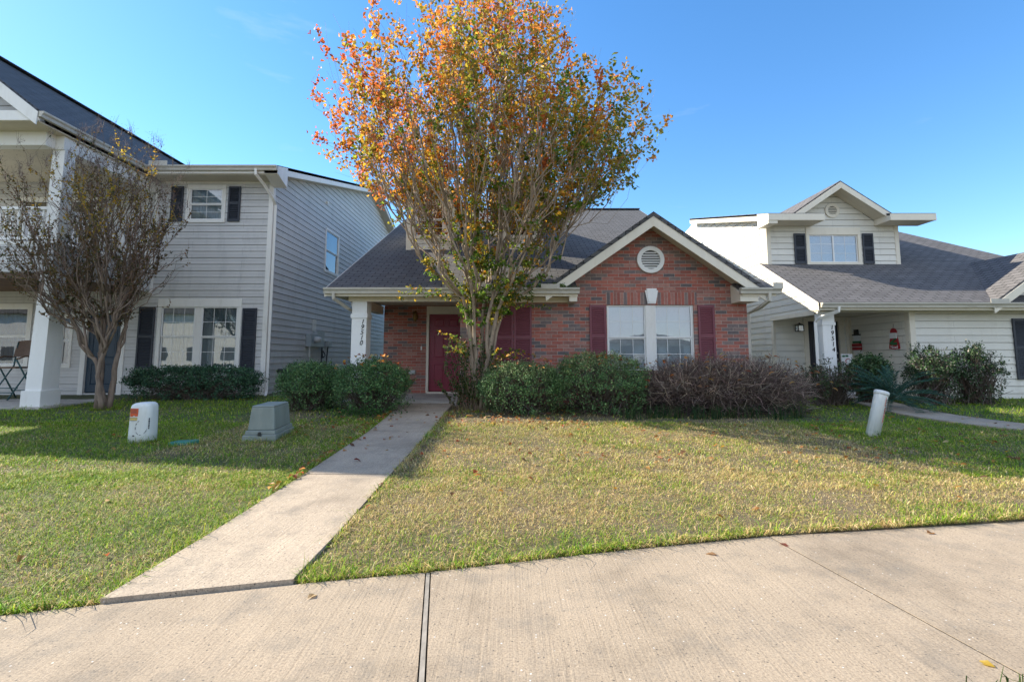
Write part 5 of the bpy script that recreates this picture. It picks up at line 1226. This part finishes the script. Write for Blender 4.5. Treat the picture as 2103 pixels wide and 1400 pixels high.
leaves('weed_leaves', wp, rng.normal(size=(520, 3)) + [0, -.2, .6], rng.uniform(.025, .05, 520), rng.uniform(.018, .03, 520), pick([(.05, .12, .03), (.08, .17, .04)], [2, 1], 520), M['leaf'], LT)

# ------------------------------------------------------------------ turf
def no_grass(x, y):
    """paved or built spots"""
    e = edge(x)
    if e - SWW - .004 < y < e + .012: return True
    for p, q in zip(WK[:-1], WK[1:]):
        if p[0] - .2 <= y <= q[0]:
            t = (y - p[0]) / (q[0] - p[0]); l = p[1] + t * (q[1] - p[1]); r = p[2] + t * (q[2] - p[2])
            if l - .012 < x < r + .012: return True
    for (ax, ay), (bx, by) in zip(RW[:-1], RW[1:]):
        if min(ay, by) - .0 <= y <= max(ay, by) + .25:
            t = (y - ay) / (by - ay) if by != ay else 0; l = ax + t * (bx - ax); 
            if l - .06 < x < l + 1.0: return True
    if x < -9.5 and y > 9.98: return True
    if -3.8 < x < -1.1 and y > 10.45: return True
    if x > 7.55 and y > 12.0: return True
    if x < -6.5 and y > 12.95: return True
    if -3.5 < x < 5.3 and y > 10.85: return True
    return False
def blades(n, xr, yr, yexp, L, W, name, flat=False):
    xs_ = rng.uniform(*xr, n); t = rng.uniform(0, 1, n) ** yexp; ys_ = yr[0] + (yr[1] - yr[0]) * t
    ok = np.zeros(n, bool); gr = np.zeros(n); cl = np.zeros(n); zz = np.zeros(n); dens = np.zeros(n)
    for k in range(n):
        x, y = xs_[k], ys_[k]
        if abs(x) > y * 1.16 + 1.2 or no_grass(x, y) or y < edge(x) - SWW - .6: continue
        d = fbm(x, y, 2.2, 9)
        bare = (y > 8.4 and -1.0 < x < 5.6) or (y > 8.9 and -5.0 < x < -1.9) or (abs(x + 8.2) < .7 and abs(y - 10) < .5) or (y > 11.4 and x < -6)
        if rng.uniform() > (.30 if bare else min(1, .82 + .7 * d)): continue
        ok[k] = True; gr[k] = greenness(x, y); cl[k] = fbm(x, y, 4.5, 21); zz[k] = gz(y) if y > edge(x) - .2 else gz(y) - .03; dens[k] = d
    return blade_mesh(xs_[ok], ys_[ok], zz[ok], gr[ok], cl[ok], L, W, flat)
def blade_mesh(x, y, z, g, cl_, L, W, flat=False, out_=None):
    m_ = len(x)
    sc_ = np.exp(rng.normal(size=m_) * .3) * np.clip(1.0 + 1.0 * cl_, .62, 1.9)
    gp = rng.uniform(size=m_) < (np.where(flat, .06, g * 1.0 + .05))
    C_ = np.where(gp[:, None], pick([(.17, .31, .020), (.25, .37, .025), (.37, .40, .05), (.10, .22, .02)], [3, 3, 2, 2], m_, .2), pick([(.68, .52, .25), (.56, .42, .18), (.42, .30, .13), (.47, .43, .13), (.78, .66, .38)], [3, 3, 2, 3, 1.4], m_, .2))
    if flat: C_ = C_ * rng.choice([.45, .7, .9, 1.0], m_)[:, None]
    a = rng.uniform(0, 2 * math.pi, m_); h = L * sc_ * np.where(gp, 1.12, .85); lean = rng.uniform(.3, 1.7, m_) * h
    dx, dy = np.cos(a), np.sin(a); px, py = -dy, dx; w_ = W * rng.uniform(.7, 1.3, m_) / 2
    b = np.stack([x, y, z - .012], 1); D2 = np.stack([dx, dy, np.zeros(m_)], 1); S2_ = np.stack([px, py, np.zeros(m_)], 1); up = np.array((0, 0, 1.0))
    mid = b + D2 * (lean * .4)[:, None] + up * (h * (.45 if flat else rng.uniform(.4, .7, m_)))[:, None]; tip = b + D2 * lean[:, None] + up * (h * (rng.uniform(.25, .5, m_) if flat else rng.uniform(.15, .95, m_)))[:, None]
    V = np.stack([b - S2_ * w_[:, None], b + S2_ * w_[:, None], mid + S2_ * (w_ * .8)[:, None], mid - S2_ * (w_ * .8)[:, None], tip], 1).reshape(-1, 3)
    bi = (np.arange(m_) * 5)[:, None]; loops = (bi + np.array([0, 1, 2, 3, 3, 2, 4])[None]).ravel(); tot = np.tile([4, 3], m_); st_ = np.concatenate([[0], np.cumsum(tot)[:-1]])
    return V, loops, st_, tot, np.repeat(C_, 5, 0)
parts = [blades(330000, (-5.5, 6.5), (1.2, 5.2), 1.0, .036, .0036, 'a'), blades(250000, (-10, 11), (4.6, 8.4), 1.0, .040, .0055, 'b'), blades(95000, (-13.5, 15), (8.0, 12.6), 1.0, .050, .009, 'c'), blades(110000, (-5.5, 6.5), (1.2, 5.4), 1.0, .045, .0034, 'd', True), blades(80000, (-10, 11), (5.0, 8.6), 1.0, .052, .0055, 'e', True)]
ex = []
for k in range(5200):                                        # longer blades that lean over the edges of the paving
    y = rng.uniform(2.75, 9.6); l = float(np.interp(y, [q[0] for q in WK], [q[1] for q in WK])); r = float(np.interp(y, [q[0] for q in WK], [q[2] for q in WK]))
    s_ = rng.uniform() < .5; x = l - .012 - abs(rng.normal()) * .03 if s_ else r + .012 + abs(rng.normal()) * .03
    if y > edge(x) + .02 and fbm(x, y, 3.0, 31) > -.2: ex.append((x, y, 1.0))
for k in range(9000):
    x = rng.uniform(-5, 6); y = edge(x) + .012 + abs(rng.normal()) * .03
    if not (-2.12 < x < -1.2) and fbm(x, y, 3.0, 33) > -.25: ex.append((x, y, 1.0))
for (cx_, cy_, rx_, ry_) in ((-5.05, 6.80, .175, .15), (-3.52, 7.22, .27, .47), (5.22, 7.2, .11, .11), (-8.25, 10.05, .22, .2), (-.66, 9.95, .35, .3), (-9.86, 10.33, .24, .26), (-4.36, 6.62, .2, .14)):
    for k in range(int(900 * (rx_ + ry_))):
        t_ = rng.uniform(0, 2 * math.pi); q = 1 + abs(rng.normal()) * .12; ex.append((cx_ + rx_ * q * math.cos(t_), cy_ + ry_ * q * math.sin(t_), 1.5))
ex = np.array(ex); xg = np.array([greenness(a_, b_) for a_, b_, _ in ex]); parts.append(blade_mesh(ex[:, 0], ex[:, 1], np.array([gz(b_) for b_ in ex[:, 1]]), np.clip(xg + .02, 0, 1), (ex[:, 2] - 1.0) * 1.2 + rng.normal(size=len(ex)) * .3, .052, .0048))
V = np.concatenate([p[0] for p in parts]); C_ = np.concatenate([p[4] for p in parts]); lo = []; off_ = 0
for p in parts: lo.append(p[1] + off_); off_ += len(p[0])
tot = np.concatenate([p[3] for p in parts]); st_ = np.concatenate([[0], np.cumsum(tot)[:-1]])
gr_o = np_mesh('grass', V, np.concatenate(lo), st_, tot, C_, M['grass']); gr_o['kind'] = 'stuff'
# fallen leaves, scattered past counting
def litter():
    P2 = []; D2 = []
    def on(x, y):
        for p, q in zip(WK[:-1], WK[1:]):
            if p[0] <= y <= q[0]:
                t = (y - p[0]) / (q[0] - p[0])
                if p[1] + t * (q[1] - p[1]) < x < p[2] + t * (q[2] - p[2]): return p[3] + t * (q[3] - p[3]) + .004
        return gz(y) + .030
    def put(n, xr, yr, f=lambda x, y: 1):
        c = 0
        while c < n:
            x, y = rng.uniform(*xr), rng.uniform(*yr)
            if rng.uniform() < f(x, y) and y > edge(x) + .05: P2.append((x, y, on(x, y))); c += 1
    put(190, (-1.2, 6.5), (5.6, 8.4)); put(46, (-1.2, 8), (3.6, 6.5)); put(210, (-1.3, 1.2), (8.0, 9.8)); put(40, (-9, -2.2), (3, 8.5)); put(70, (-3.4, -2.1), (7.5, 9.4)); put(60, (4.5, 9), (4.6, 9)); put(34, (-2.3, -1.3), (6.0, 10.2))
    for k in range(70):
        y = rng.uniform(4.4, 9.6); P2.append((-2.13 - max(0, y - 5) * .04 - abs(rng.normal()) * .03, y, gz(y) + .045))
    for k in range(170):                                       # caught on the bushes
        if k < 75: th = rng.uniform(.15, 1.2); ph = rng.uniform(-2.9, -.2); P2.append((4.12 + 2.15 * math.cos(th) * math.cos(ph) * 1.02, 9.75 + .95 * math.cos(th) * math.sin(ph) * 1.06, .50 + .90 * math.sin(th)))
        else:
            cx_, rx_ = ((.18, .80), (1.70, .92), (-2.78, .76))[k % 3]; th = rng.uniform(.6, 1.3); ph = rng.uniform(-2.9, -.2); P2.append((cx_ + rx_ * 1.1 * math.cos(th) * math.cos(ph), 9.65 + .85 * math.cos(th) * math.sin(ph), .66 + .66 * math.sin(th)))
    P2 = np.array(P2); n = len(P2); a = rng.uniform(0, 2 * math.pi, n); D2 = np.stack([np.cos(a), np.sin(a), rng.normal(size=n) * .25], 1)
    ls_ = np.where(P2[:, 2] > .45, 1.45, 1.0); o = leaves('fallen_leaves', P2, D2, rng.uniform(.045, .085, n) * ls_, rng.uniform(.03, .055, n) * ls_, pick([(.42, .17, .05), (.50, .28, .09), (.34, .10, .04), (.24, .13, .07), (.52, .40, .22), (.50, .27, .03)], [3, 3, 2, 2, 2, 1], n), M['leaf'], None, .5, up=np.tile([0, 0, 1.6], (n, 1)))
    o['kind'] = 'stuff'
litter()
def one_leaf(label, x, y, z, a, L, W_, c, curl=.6):
    o = leaves('fallen_leaf', np.array([(x, y, z)]), np.array([(math.cos(a), math.sin(a), .03)]), np.array([L]), np.array([W_]), np.array([c]), M['leaf'], None, curl, up=np.array([[.15, 0, 2.5]]))
    tag(o, label, 'leaf', 'leaves lying on the paving'); return o
one_leaf('curled pale tan leaf alone on the sidewalk just right of the front walk', -1.06, 2.66, .006, 1.2, .075, .035, (.55, .42, .25), .5)
one_leaf('brown curled leaf alone on the wide sidewalk slab between the two joints', 1.30, 3.22, .006, 2.6, .085, .04, (.36, .22, .12), .5)
one_leaf('reddish leaf lodged in the sidewalk crack beside the grass edge', 1.80, 3.42, .004, -1.1, .09, .035, (.34, .12, .08))
one_leaf('yellow leaf lying in the sidewalk crack at the near edge', 1.955, 2.10, .004, 2.2, .07, .03, (.55, .38, .06))
one_leaf('dark red leaf lying flat on the front walk before its first joint', -1.78, 5.6, .105, .3, .085, .05, (.20, .05, .04))
one_leaf('orange leaf lying on the sidewalk at the lawn edge far to the right', 2.95, 3.60, .006, .4, .09, .045, (.42, .22, .09))

# ------------------------------------------------------------------ small things in the yard
# white telecom pedestal
PB = (-5.05, 6.80, gz(6.8))
pd = thing('telecom_pedestal', 'scuffed white round shouldered utility pedestal with orange label on the left lawn', 'utility pedestal', PB)
def sring(cx, cy, z, a, b, n=28, e=3.0, tilt=0):
    r = []
    for k in range(n):
        t = 2 * math.pi * k / n; c_, s_ = math.cos(t), math.sin(t)
        x = a * math.copysign(abs(c_) ** (2 / e), c_); y = b * math.copysign(abs(s_) ** (2 / e), s_); r.append((cx + x, cy + y, z + tilt * x))
    return r
m = MB(); X, Y, Z = PB
m.rings([sring(X, Y, Z - .05, .154, .13), sring(X, Y, Z + .12, .154, .128), sring(X, Y, Z + .38, .150, .122), sring(X, Y, Z + .47, .146, .118, tilt=.03), sring(X, Y, Z + .505, .135, .105, tilt=.05), sring(X, Y, Z + .525, .105, .08, tilt=.06), sring(X, Y, Z + .532, .05, .04, tilt=.06)])
m.build('housing', M['pedestal_white'], pd, True)
m = MB(); m.box(X - .095, X + .005, Y - .1285, Y - .117, Z + .375, Z + .455); m.prism([(X - .095, Y - .128, Z + .376), (X - .095, Y - .128, Z + .350), (X - .07, Y - .128, Z + .345), (X - .05, Y - .128, Z + .366), (X - .02, Y - .128, Z + .348), (X + .005, Y - .128, Z + .352), (X + .005, Y - .128, Z + .376)], (0, .010, 0)); m.build('orange_label', M['orange_label'], pd)
m = MB(); m.box(X - .095, X + .0, Y - .130, Y - .118, Z + .295, Z + .335); m.build('yellow_label', M['yellow_label'], pd)
m = MB(); [m.box(X - .088, X - .088 + l_, Y - .1305, Y - .128, Z + .440 - .016 * k, Z + .445 - .016 * k) for k, l_ in enumerate((.085, .08, .075, .085))]
for z_ in (.295, .331): m.box(X - .095, X + .0, Y - .132, Y - .1295, Z + z_, Z + z_ + .004)
m.build('label_print', M['stain_mark'], pd)
m = MB(); yy = lambda x_: Y - .127 * max(0.05, 1 - min(.999, abs((x_ - X) / .157)) ** 3) ** (1 / 3) - .0025
for k in range(22):
    if k in (2, 5, 8, 9, 13, 16, 17): continue
    t0 = 1.9 + k * .19; r_ = .07; ax, az = X + .055 + r_ * math.cos(t0), Z + .20 + r_ * 1.35 * math.sin(t0); bx, bz = X + .055 + r_ * math.cos(t0 + .17), Z + .20 + r_ * 1.35 * math.sin(t0 + .17)
    m.beam((ax, yy(ax), az), (bx, yy(bx), bz), .003, .003 + .007 * random.random())
for k in range(5): m.beam((X + .138, yy(X + .138), Z + .18 + .03 * k), (X + .139, yy(X + .139), Z + .205 + .03 * k), .006 + .004 * (k % 2), .012, (0, 1, 0))
m.box(X - .045, X - .02, Y - .131, Y - .12, Z + .085, Z + .102)
m.build('scuff_marks', M['stain_mark'], pd)
# green cable box
GB = (-3.52, 7.22, gz(7.1))
gb = thing('cable_box', 'grey green tapered utility box with a flared skirt on the left lawn', 'utility box', GB)
def obox(cx, cy, rot, hw0, hd0, z0, hw1, hd1, z1, m, rnd=.0):
    def rg(hw_, hd_, z):
        out = []; c_, s_ = math.cos(rot), math.sin(rot)
        for sx_, sy_ in ((-1, -1), (1, -1), (1, 1), (-1, 1)):
            x, y = sx_ * hw_, sy_ * hd_; out.append((cx + x * c_ - y * s_, cy + x * s_ + y * c_, z))
        return out
    m.rings([rg(hw0, hd0, z0), rg(hw1, hd1, z1)])
rt = R(8); X, Y, Z = GB
m = MB(); obox(X, Y, rt, .225, .43, Z - .04, .218, .423, Z + .075, m); m.build('skirt', M['green_box'], gb, bevel=.012)
m = MB(); obox(X, Y, rt, .200, .40, Z + .0755, .192, .392, Z + .13, m); m.build('rim', M['green_box'], gb, bevel=.010)
m = MB(); obox(X, Y, rt, .176, .36, Z + .131, .150, .325, Z + .44, m); obox(X, Y, rt, .153, .328, Z + .4402, .140, .315, Z + .465, m); m.build('lid', M['green_box'], gb, bevel=.016)
fx, fy = X + .06, Y - .425
m = MB(); m.tube([(fx, fy, Z + .095), (fx, fy + .02, Z + .095)], .022, 6); m.box(fx - .03, fx + .03, fy + .004, fy + .02, Z + .06, Z + .075); m.build('latch', M['metal_dark'], gb)
# valve lid in the turf
m = MB(); x, y = -4.36, 6.62; m.rings([sring(x, y, gz(y) + .0, .17, .11, 24, 4), sring(x, y, gz(y) + .038, .17, .11, 24, 4, .05), sring(x, y, gz(y) + .044, .155, .097, 24, 4, .05)])
tag(m.build('valve_box_lid', M['green_lid'], None), 'small flat green irrigation lid half hidden in the turf right of the white pedestal', 'valve lid')
# leaning marker tube
MBs = Vector((5.22, 7.2, gz(7.2))); ax_ = Vector((.30, .03, .955)).normalized()
mk = thing('marker_post', 'white leaning cable marker tube with red print on the right lawn', 'marker post', MBs)
m = MB(); m.tube([MBs - ax_ * .1, MBs + ax_ * .60, MBs + ax_ * .615], [.087, .087, .087], 28); m.build('tube', M['pedestal_white'], mk, True)
m = MB(); m.tube([MBs + ax_ * .615, MBs + ax_ * .63, MBs + ax_ * .66, MBs + ax_ * .672], [.094, .095, .094, .082], 28); m.build('cap', M['pedestal_white'], mk, True)
sd_ = Vector((0, -1, 0)); sd_ = (sd_ - ax_ * sd_.dot(ax_)).normalized(); rt_ = ax_.cross(sd_).normalized() * -1
if rt_.x < 0: rt_ = -rt_
def on_tube(s_, ang, r_=.0885): return MBs + ax_ * s_ + (sd_ * math.cos(ang) + rt_ * math.sin(ang)) * r_
m = MB()
for k in range(9):
    s0 = .56 - k * .024
    for q in range(3):
        a0 = .36 + q * .07; m.beam(on_tube(s0, a0), on_tube(s0 - .013, a0 + .02 * (q % 2)), .006, .004, tuple(sd_ + rt_))
m.build('dark_print', M['letters'], mk)
m = MB()
for (s0, s1, a0) in ((.58, .45, .24), (.44, .20, .40), (.44, .22, .52)):
    for q in range(8): m.beam(on_tube(s0 + (s1 - s0) * q / 8, a0), on_tube(s0 + (s1 - s0) * (q + .7) / 8, a0), .009, .004, tuple(sd_ + rt_))
m.build('red_print', M['orange_label'], mk)
m = MB(); m.beam(on_tube(.03, .1, .086), on_tube(.05, .1, .086), .02, .006, tuple(sd_)); m.build('bolt', M['stain_mark'], mk)
# porch chair on the left
CX, CY, CZ0 = -12.05, 11.9, .235
ch = thing('bar_chair', 'tall porch chair with brown wicker back and green folding legs on the grey house porch', 'chair', (CX, CY, CZ0))
m = MB(); n = 10
rows = []
for (z, oy) in ((1.02, .16), (1.12, .18), (1.26, .21), (1.37, .235), (1.40, .24)):
    rows.append([(CX + (-.24 + .48 * k / n), CY + oy + .05 * math.cos((k / n - .5) * math.pi), CZ0 + z + (.03 * math.cos((k / n - .5) * math.pi) if z > 1.3 else 0)) for k in range(n + 1)])
for a, b in zip(rows[:-1], rows[1:]):
    for k in range(n): m.hexa([a[k], a[k + 1], (a[k + 1][0], a[k + 1][1] + .02, a[k + 1][2]), (a[k][0], a[k][1] + .02, a[k][2]), b[k], b[k + 1], (b[k + 1][0], b[k + 1][1] + .02, b[k + 1][2]), (b[k][0], b[k][1] + .02, b[k][2])])
m.build('backrest', M['wicker'], ch)
m = MB(); m.box(CX - .24, CX + .24, CY - .22, CY + .20, CZ0 + .74, CZ0 + .78); m.build('seat', M['wicker'], ch, bevel=.01)
for sx_ in (-.25, .25):
    m = MB(); m.tube([(CX + sx_, CY + .34, CZ0), (CX + sx_, CY - .24, CZ0 + .95)], .017, 8); m.build('leg', M['chair_green'], ch, True)
    m = MB(); m.tube([(CX + sx_ * .9, CY - .34, CZ0), (CX + sx_ * .9, CY + .18, CZ0 + .80), (CX + sx_ * .9, CY + .24, CZ0 + 1.38)], .017, 8); m.build('leg', M['chair_green'], ch, True)
    m = MB(); m.tube([(CX + sx_, CY + .19, CZ0 + 1.02), (CX + sx_ * 1.05, CY - .05, CZ0 + 1.03), (CX + sx_ * 1.05, CY - .25, CZ0 + .96)], .018, 8); m.build('armrest', M['wicker'], ch, True)
m = MB(); [m.tube([(CX - .25, y_, CZ0 + z_), (CX + .25, y_, CZ0 + z_)], .013, 8) for y_, z_ in ((-.23 + CY, .17), (CY + .22, .20), (CY - .15, .27))]; m.build('stretcher', M['chair_green'], ch, True)
# holiday things on the neighbour's porch
def on99(y, z, out=0.02): return Vector((9.9 - out, y, z))
F99 = Fr(9.9, 12.1, 0, -1)
def disc(m, y, z, ry, rz_, o0, o1, n=24): m.prism([(9.9 - o0, y + ry * math.cos(2 * math.pi * k / n), z + rz_ * math.sin(2 * math.pi * k / n)) for k in range(n)], (-(o1 - o0), 0, 0))
def slabx(m, y, z, hy, hz, o0, o1, t=1.0): m.prism([(9.9 - o0, y - hy, z - hz), (9.9 - o0, y + hy, z - hz), (9.9 - o0, y + hy * t, z + hz), (9.9 - o0, y - hy * t, z + hz)], (-(o1 - o0), 0, 0))
sy, sz = 13.95, 1.64
sn = thing('snowman_plaque', 'flat snowman wall ornament with a black top hat on the neighbour porch wall', 'ornament', (9.88, sy, sz))
m = MB(); disc(m, sy, sz - .22, .17, .15, .018, .036); disc(m, sy, sz + .13, .135, .11, .018, .037); m.build('body', M['snow_white'], sn)
m = MB(); slabx(m, sy, sz + .235, .17, .018, .037, .05); slabx(m, sy, sz + .32, .10, .07, .037, .049, .95); m.build('hat', M['letters'], sn)
m = MB(); slabx(m, sy, sz + .03, .165, .03, .037, .05); slabx(m, sy - .13, sz - .0, .04, .06, .0375, .052); m.build('scarf', M['holly'], sn)
m = MB(); slabx(m, sy, sz - .055, .19, .042, .038, .056); slabx(m, sy, sz - .155, .19, .042, .038, .056); m.build('sign_board', M['red_felt'], sn)
sy, sz = 12.60, 1.70
bl = thing('red_hanging_ornament', 'red bell shaped ornament with white and green trim reading Noel', 'ornament', (9.88, sy, sz))
m = MB(); m.prism([(9.9 - .018, sy + a, sz + b) for a, b in ((-.17, -.24), (0, -.265), (.17, -.24), (.155, -.1), (.11, .06), (-.11, .06), (-.155, -.1))], (-.02, 0, 0)); disc(m, sy, sz + .19, .105, .10, .018, .038); m.build('body', M['red_felt'], bl)
m = MB(); slabx(m, sy, sz + .075, .12, .05, .0385, .056, .9); slabx(m, sy, sz + .145, .115, .022, .0385, .055); m.prism([(9.9 - .0175, sy + a, sz + b) for a, b in ((-.18, -.25), (0, -.285), (.18, -.25), (0, -.268))], (-.024, 0, 0)); m.build('white_trim', M['snow_white'], bl)
m = MB(); m.prism([(9.9 - .0385, sy + a, sz + b) for a, b in ((-.12, .03), (-.06, .035), (.15, -.10), (.11, -.13))], (-.012, 0, 0)); slabx(m, sy, sz - .11, .10, .035, .0386, .05); m.build('green_sash', M['holly'], bl)
m = MB(); m.tube([(9.87, sy, sz + .28), (9.885, sy, sz + .40)], .004, 5); m.build('hanger', M['rubber'], bl)
text('Noel', 'lettering', bl, F99.p(12.1 - sy, sz - .20, .041), .12, F99, M['snow_white'])
SX, SY = 8.90, 12.95
sg_ = thing('porch_sign', 'tall narrow white porch board with red vertical letters leaning by the neighbour door', 'sign', (SX, SY, .26))
m = MB(); m.hexa([(SX - .15, SY, .26), (SX + .15, SY, .26), (SX + .15, SY + .03, .26), (SX - .15, SY + .03, .26), (SX - .15, SY + .06, 1.33), (SX + .15, SY + .06, 1.33), (SX + .15, SY + .09, 1.33), (SX - .15, SY + .09, 1.33)]); m.build('board', M['snow_white'], sg_, bevel=.004)
FSg = Fr(0, SY, 1, 0)
for k, chh in enumerate('CHEER'): text(chh, 'lettering', sg_, (SX + .01, SY + .058 - .0075 - .0098 * k, 1.13 - .175 * k), .20, FSg, M['red_letters'])
m = MB()
for (a, b, r_) in ((-.09, 1.27, .5), (.0, 1.275, -.5)):
    m.prism([(SX + a + math.cos(t + r_) * (.05 if k % 2 == 0 else .032), SY + .045, b + math.sin(t + r_) * .026) for k, t in enumerate([2 * math.pi * q / 12 for q in range(12)])], (0, .012, 0))
m.build('holly_leaf', M['holly'], sg_)
# ------------------------------------------------------------------ houses across the street (behind the camera, mirrored in the windows)
def far_house(x, y, w_, d_, hz, wm, label, gabled):
    h_ = thing('house_across_street', label, 'house', (x, y, 0), 'houses across the street')
    m = MB(); m.box(x - w_ / 2, x + w_ / 2, y - d_, y, -.1, hz); m.build('wall', wm, h_)
    m = MB(); p = hz + w_ * (.22 if hz > 4 else .12) if gabled else hz + d_ * .25
    if gabled: m.prism([(x - w_ / 2 - .4, y + .5, hz - .1), (x + w_ / 2 + .4, y + .5, hz - .1), (x, y + .5, p)], (0, -d_ - 1, 0))
    else: m.prism([(x - w_ / 2 - .4, y + .5, hz - .1), (x - w_ / 2 - .4, y - d_ - .5, hz - .1), (x - w_ / 2 - .4, y - d_ / 2, p)], (w_ + .8, 0, 0))
    m.build('roof', M['shingle_right'], h_)
    m = MB()
    for k in range(3): m.box(x - w_ * .36 + k * w_ * .28, x - w_ * .36 + k * w_ * .28 + 1.3, y, y + .03, .9, 2.2)
    m.build('window', M['room'], h_)
for k, x in enumerate((-60, -46, -31, -16, -2, 12.5, 27, 41)):
    lo_ = x in (-16, -2, 12.5)
    far_house(x, -22, 8 if x == 12.5 else 12, 10, 2.5 if lo_ else 5.6, M[('cream_siding', 'grey_siding')[k % 2]], 'plain house with a dark pitched roof across the street, mirrored in the windows', not lo_ or x == 12.5)
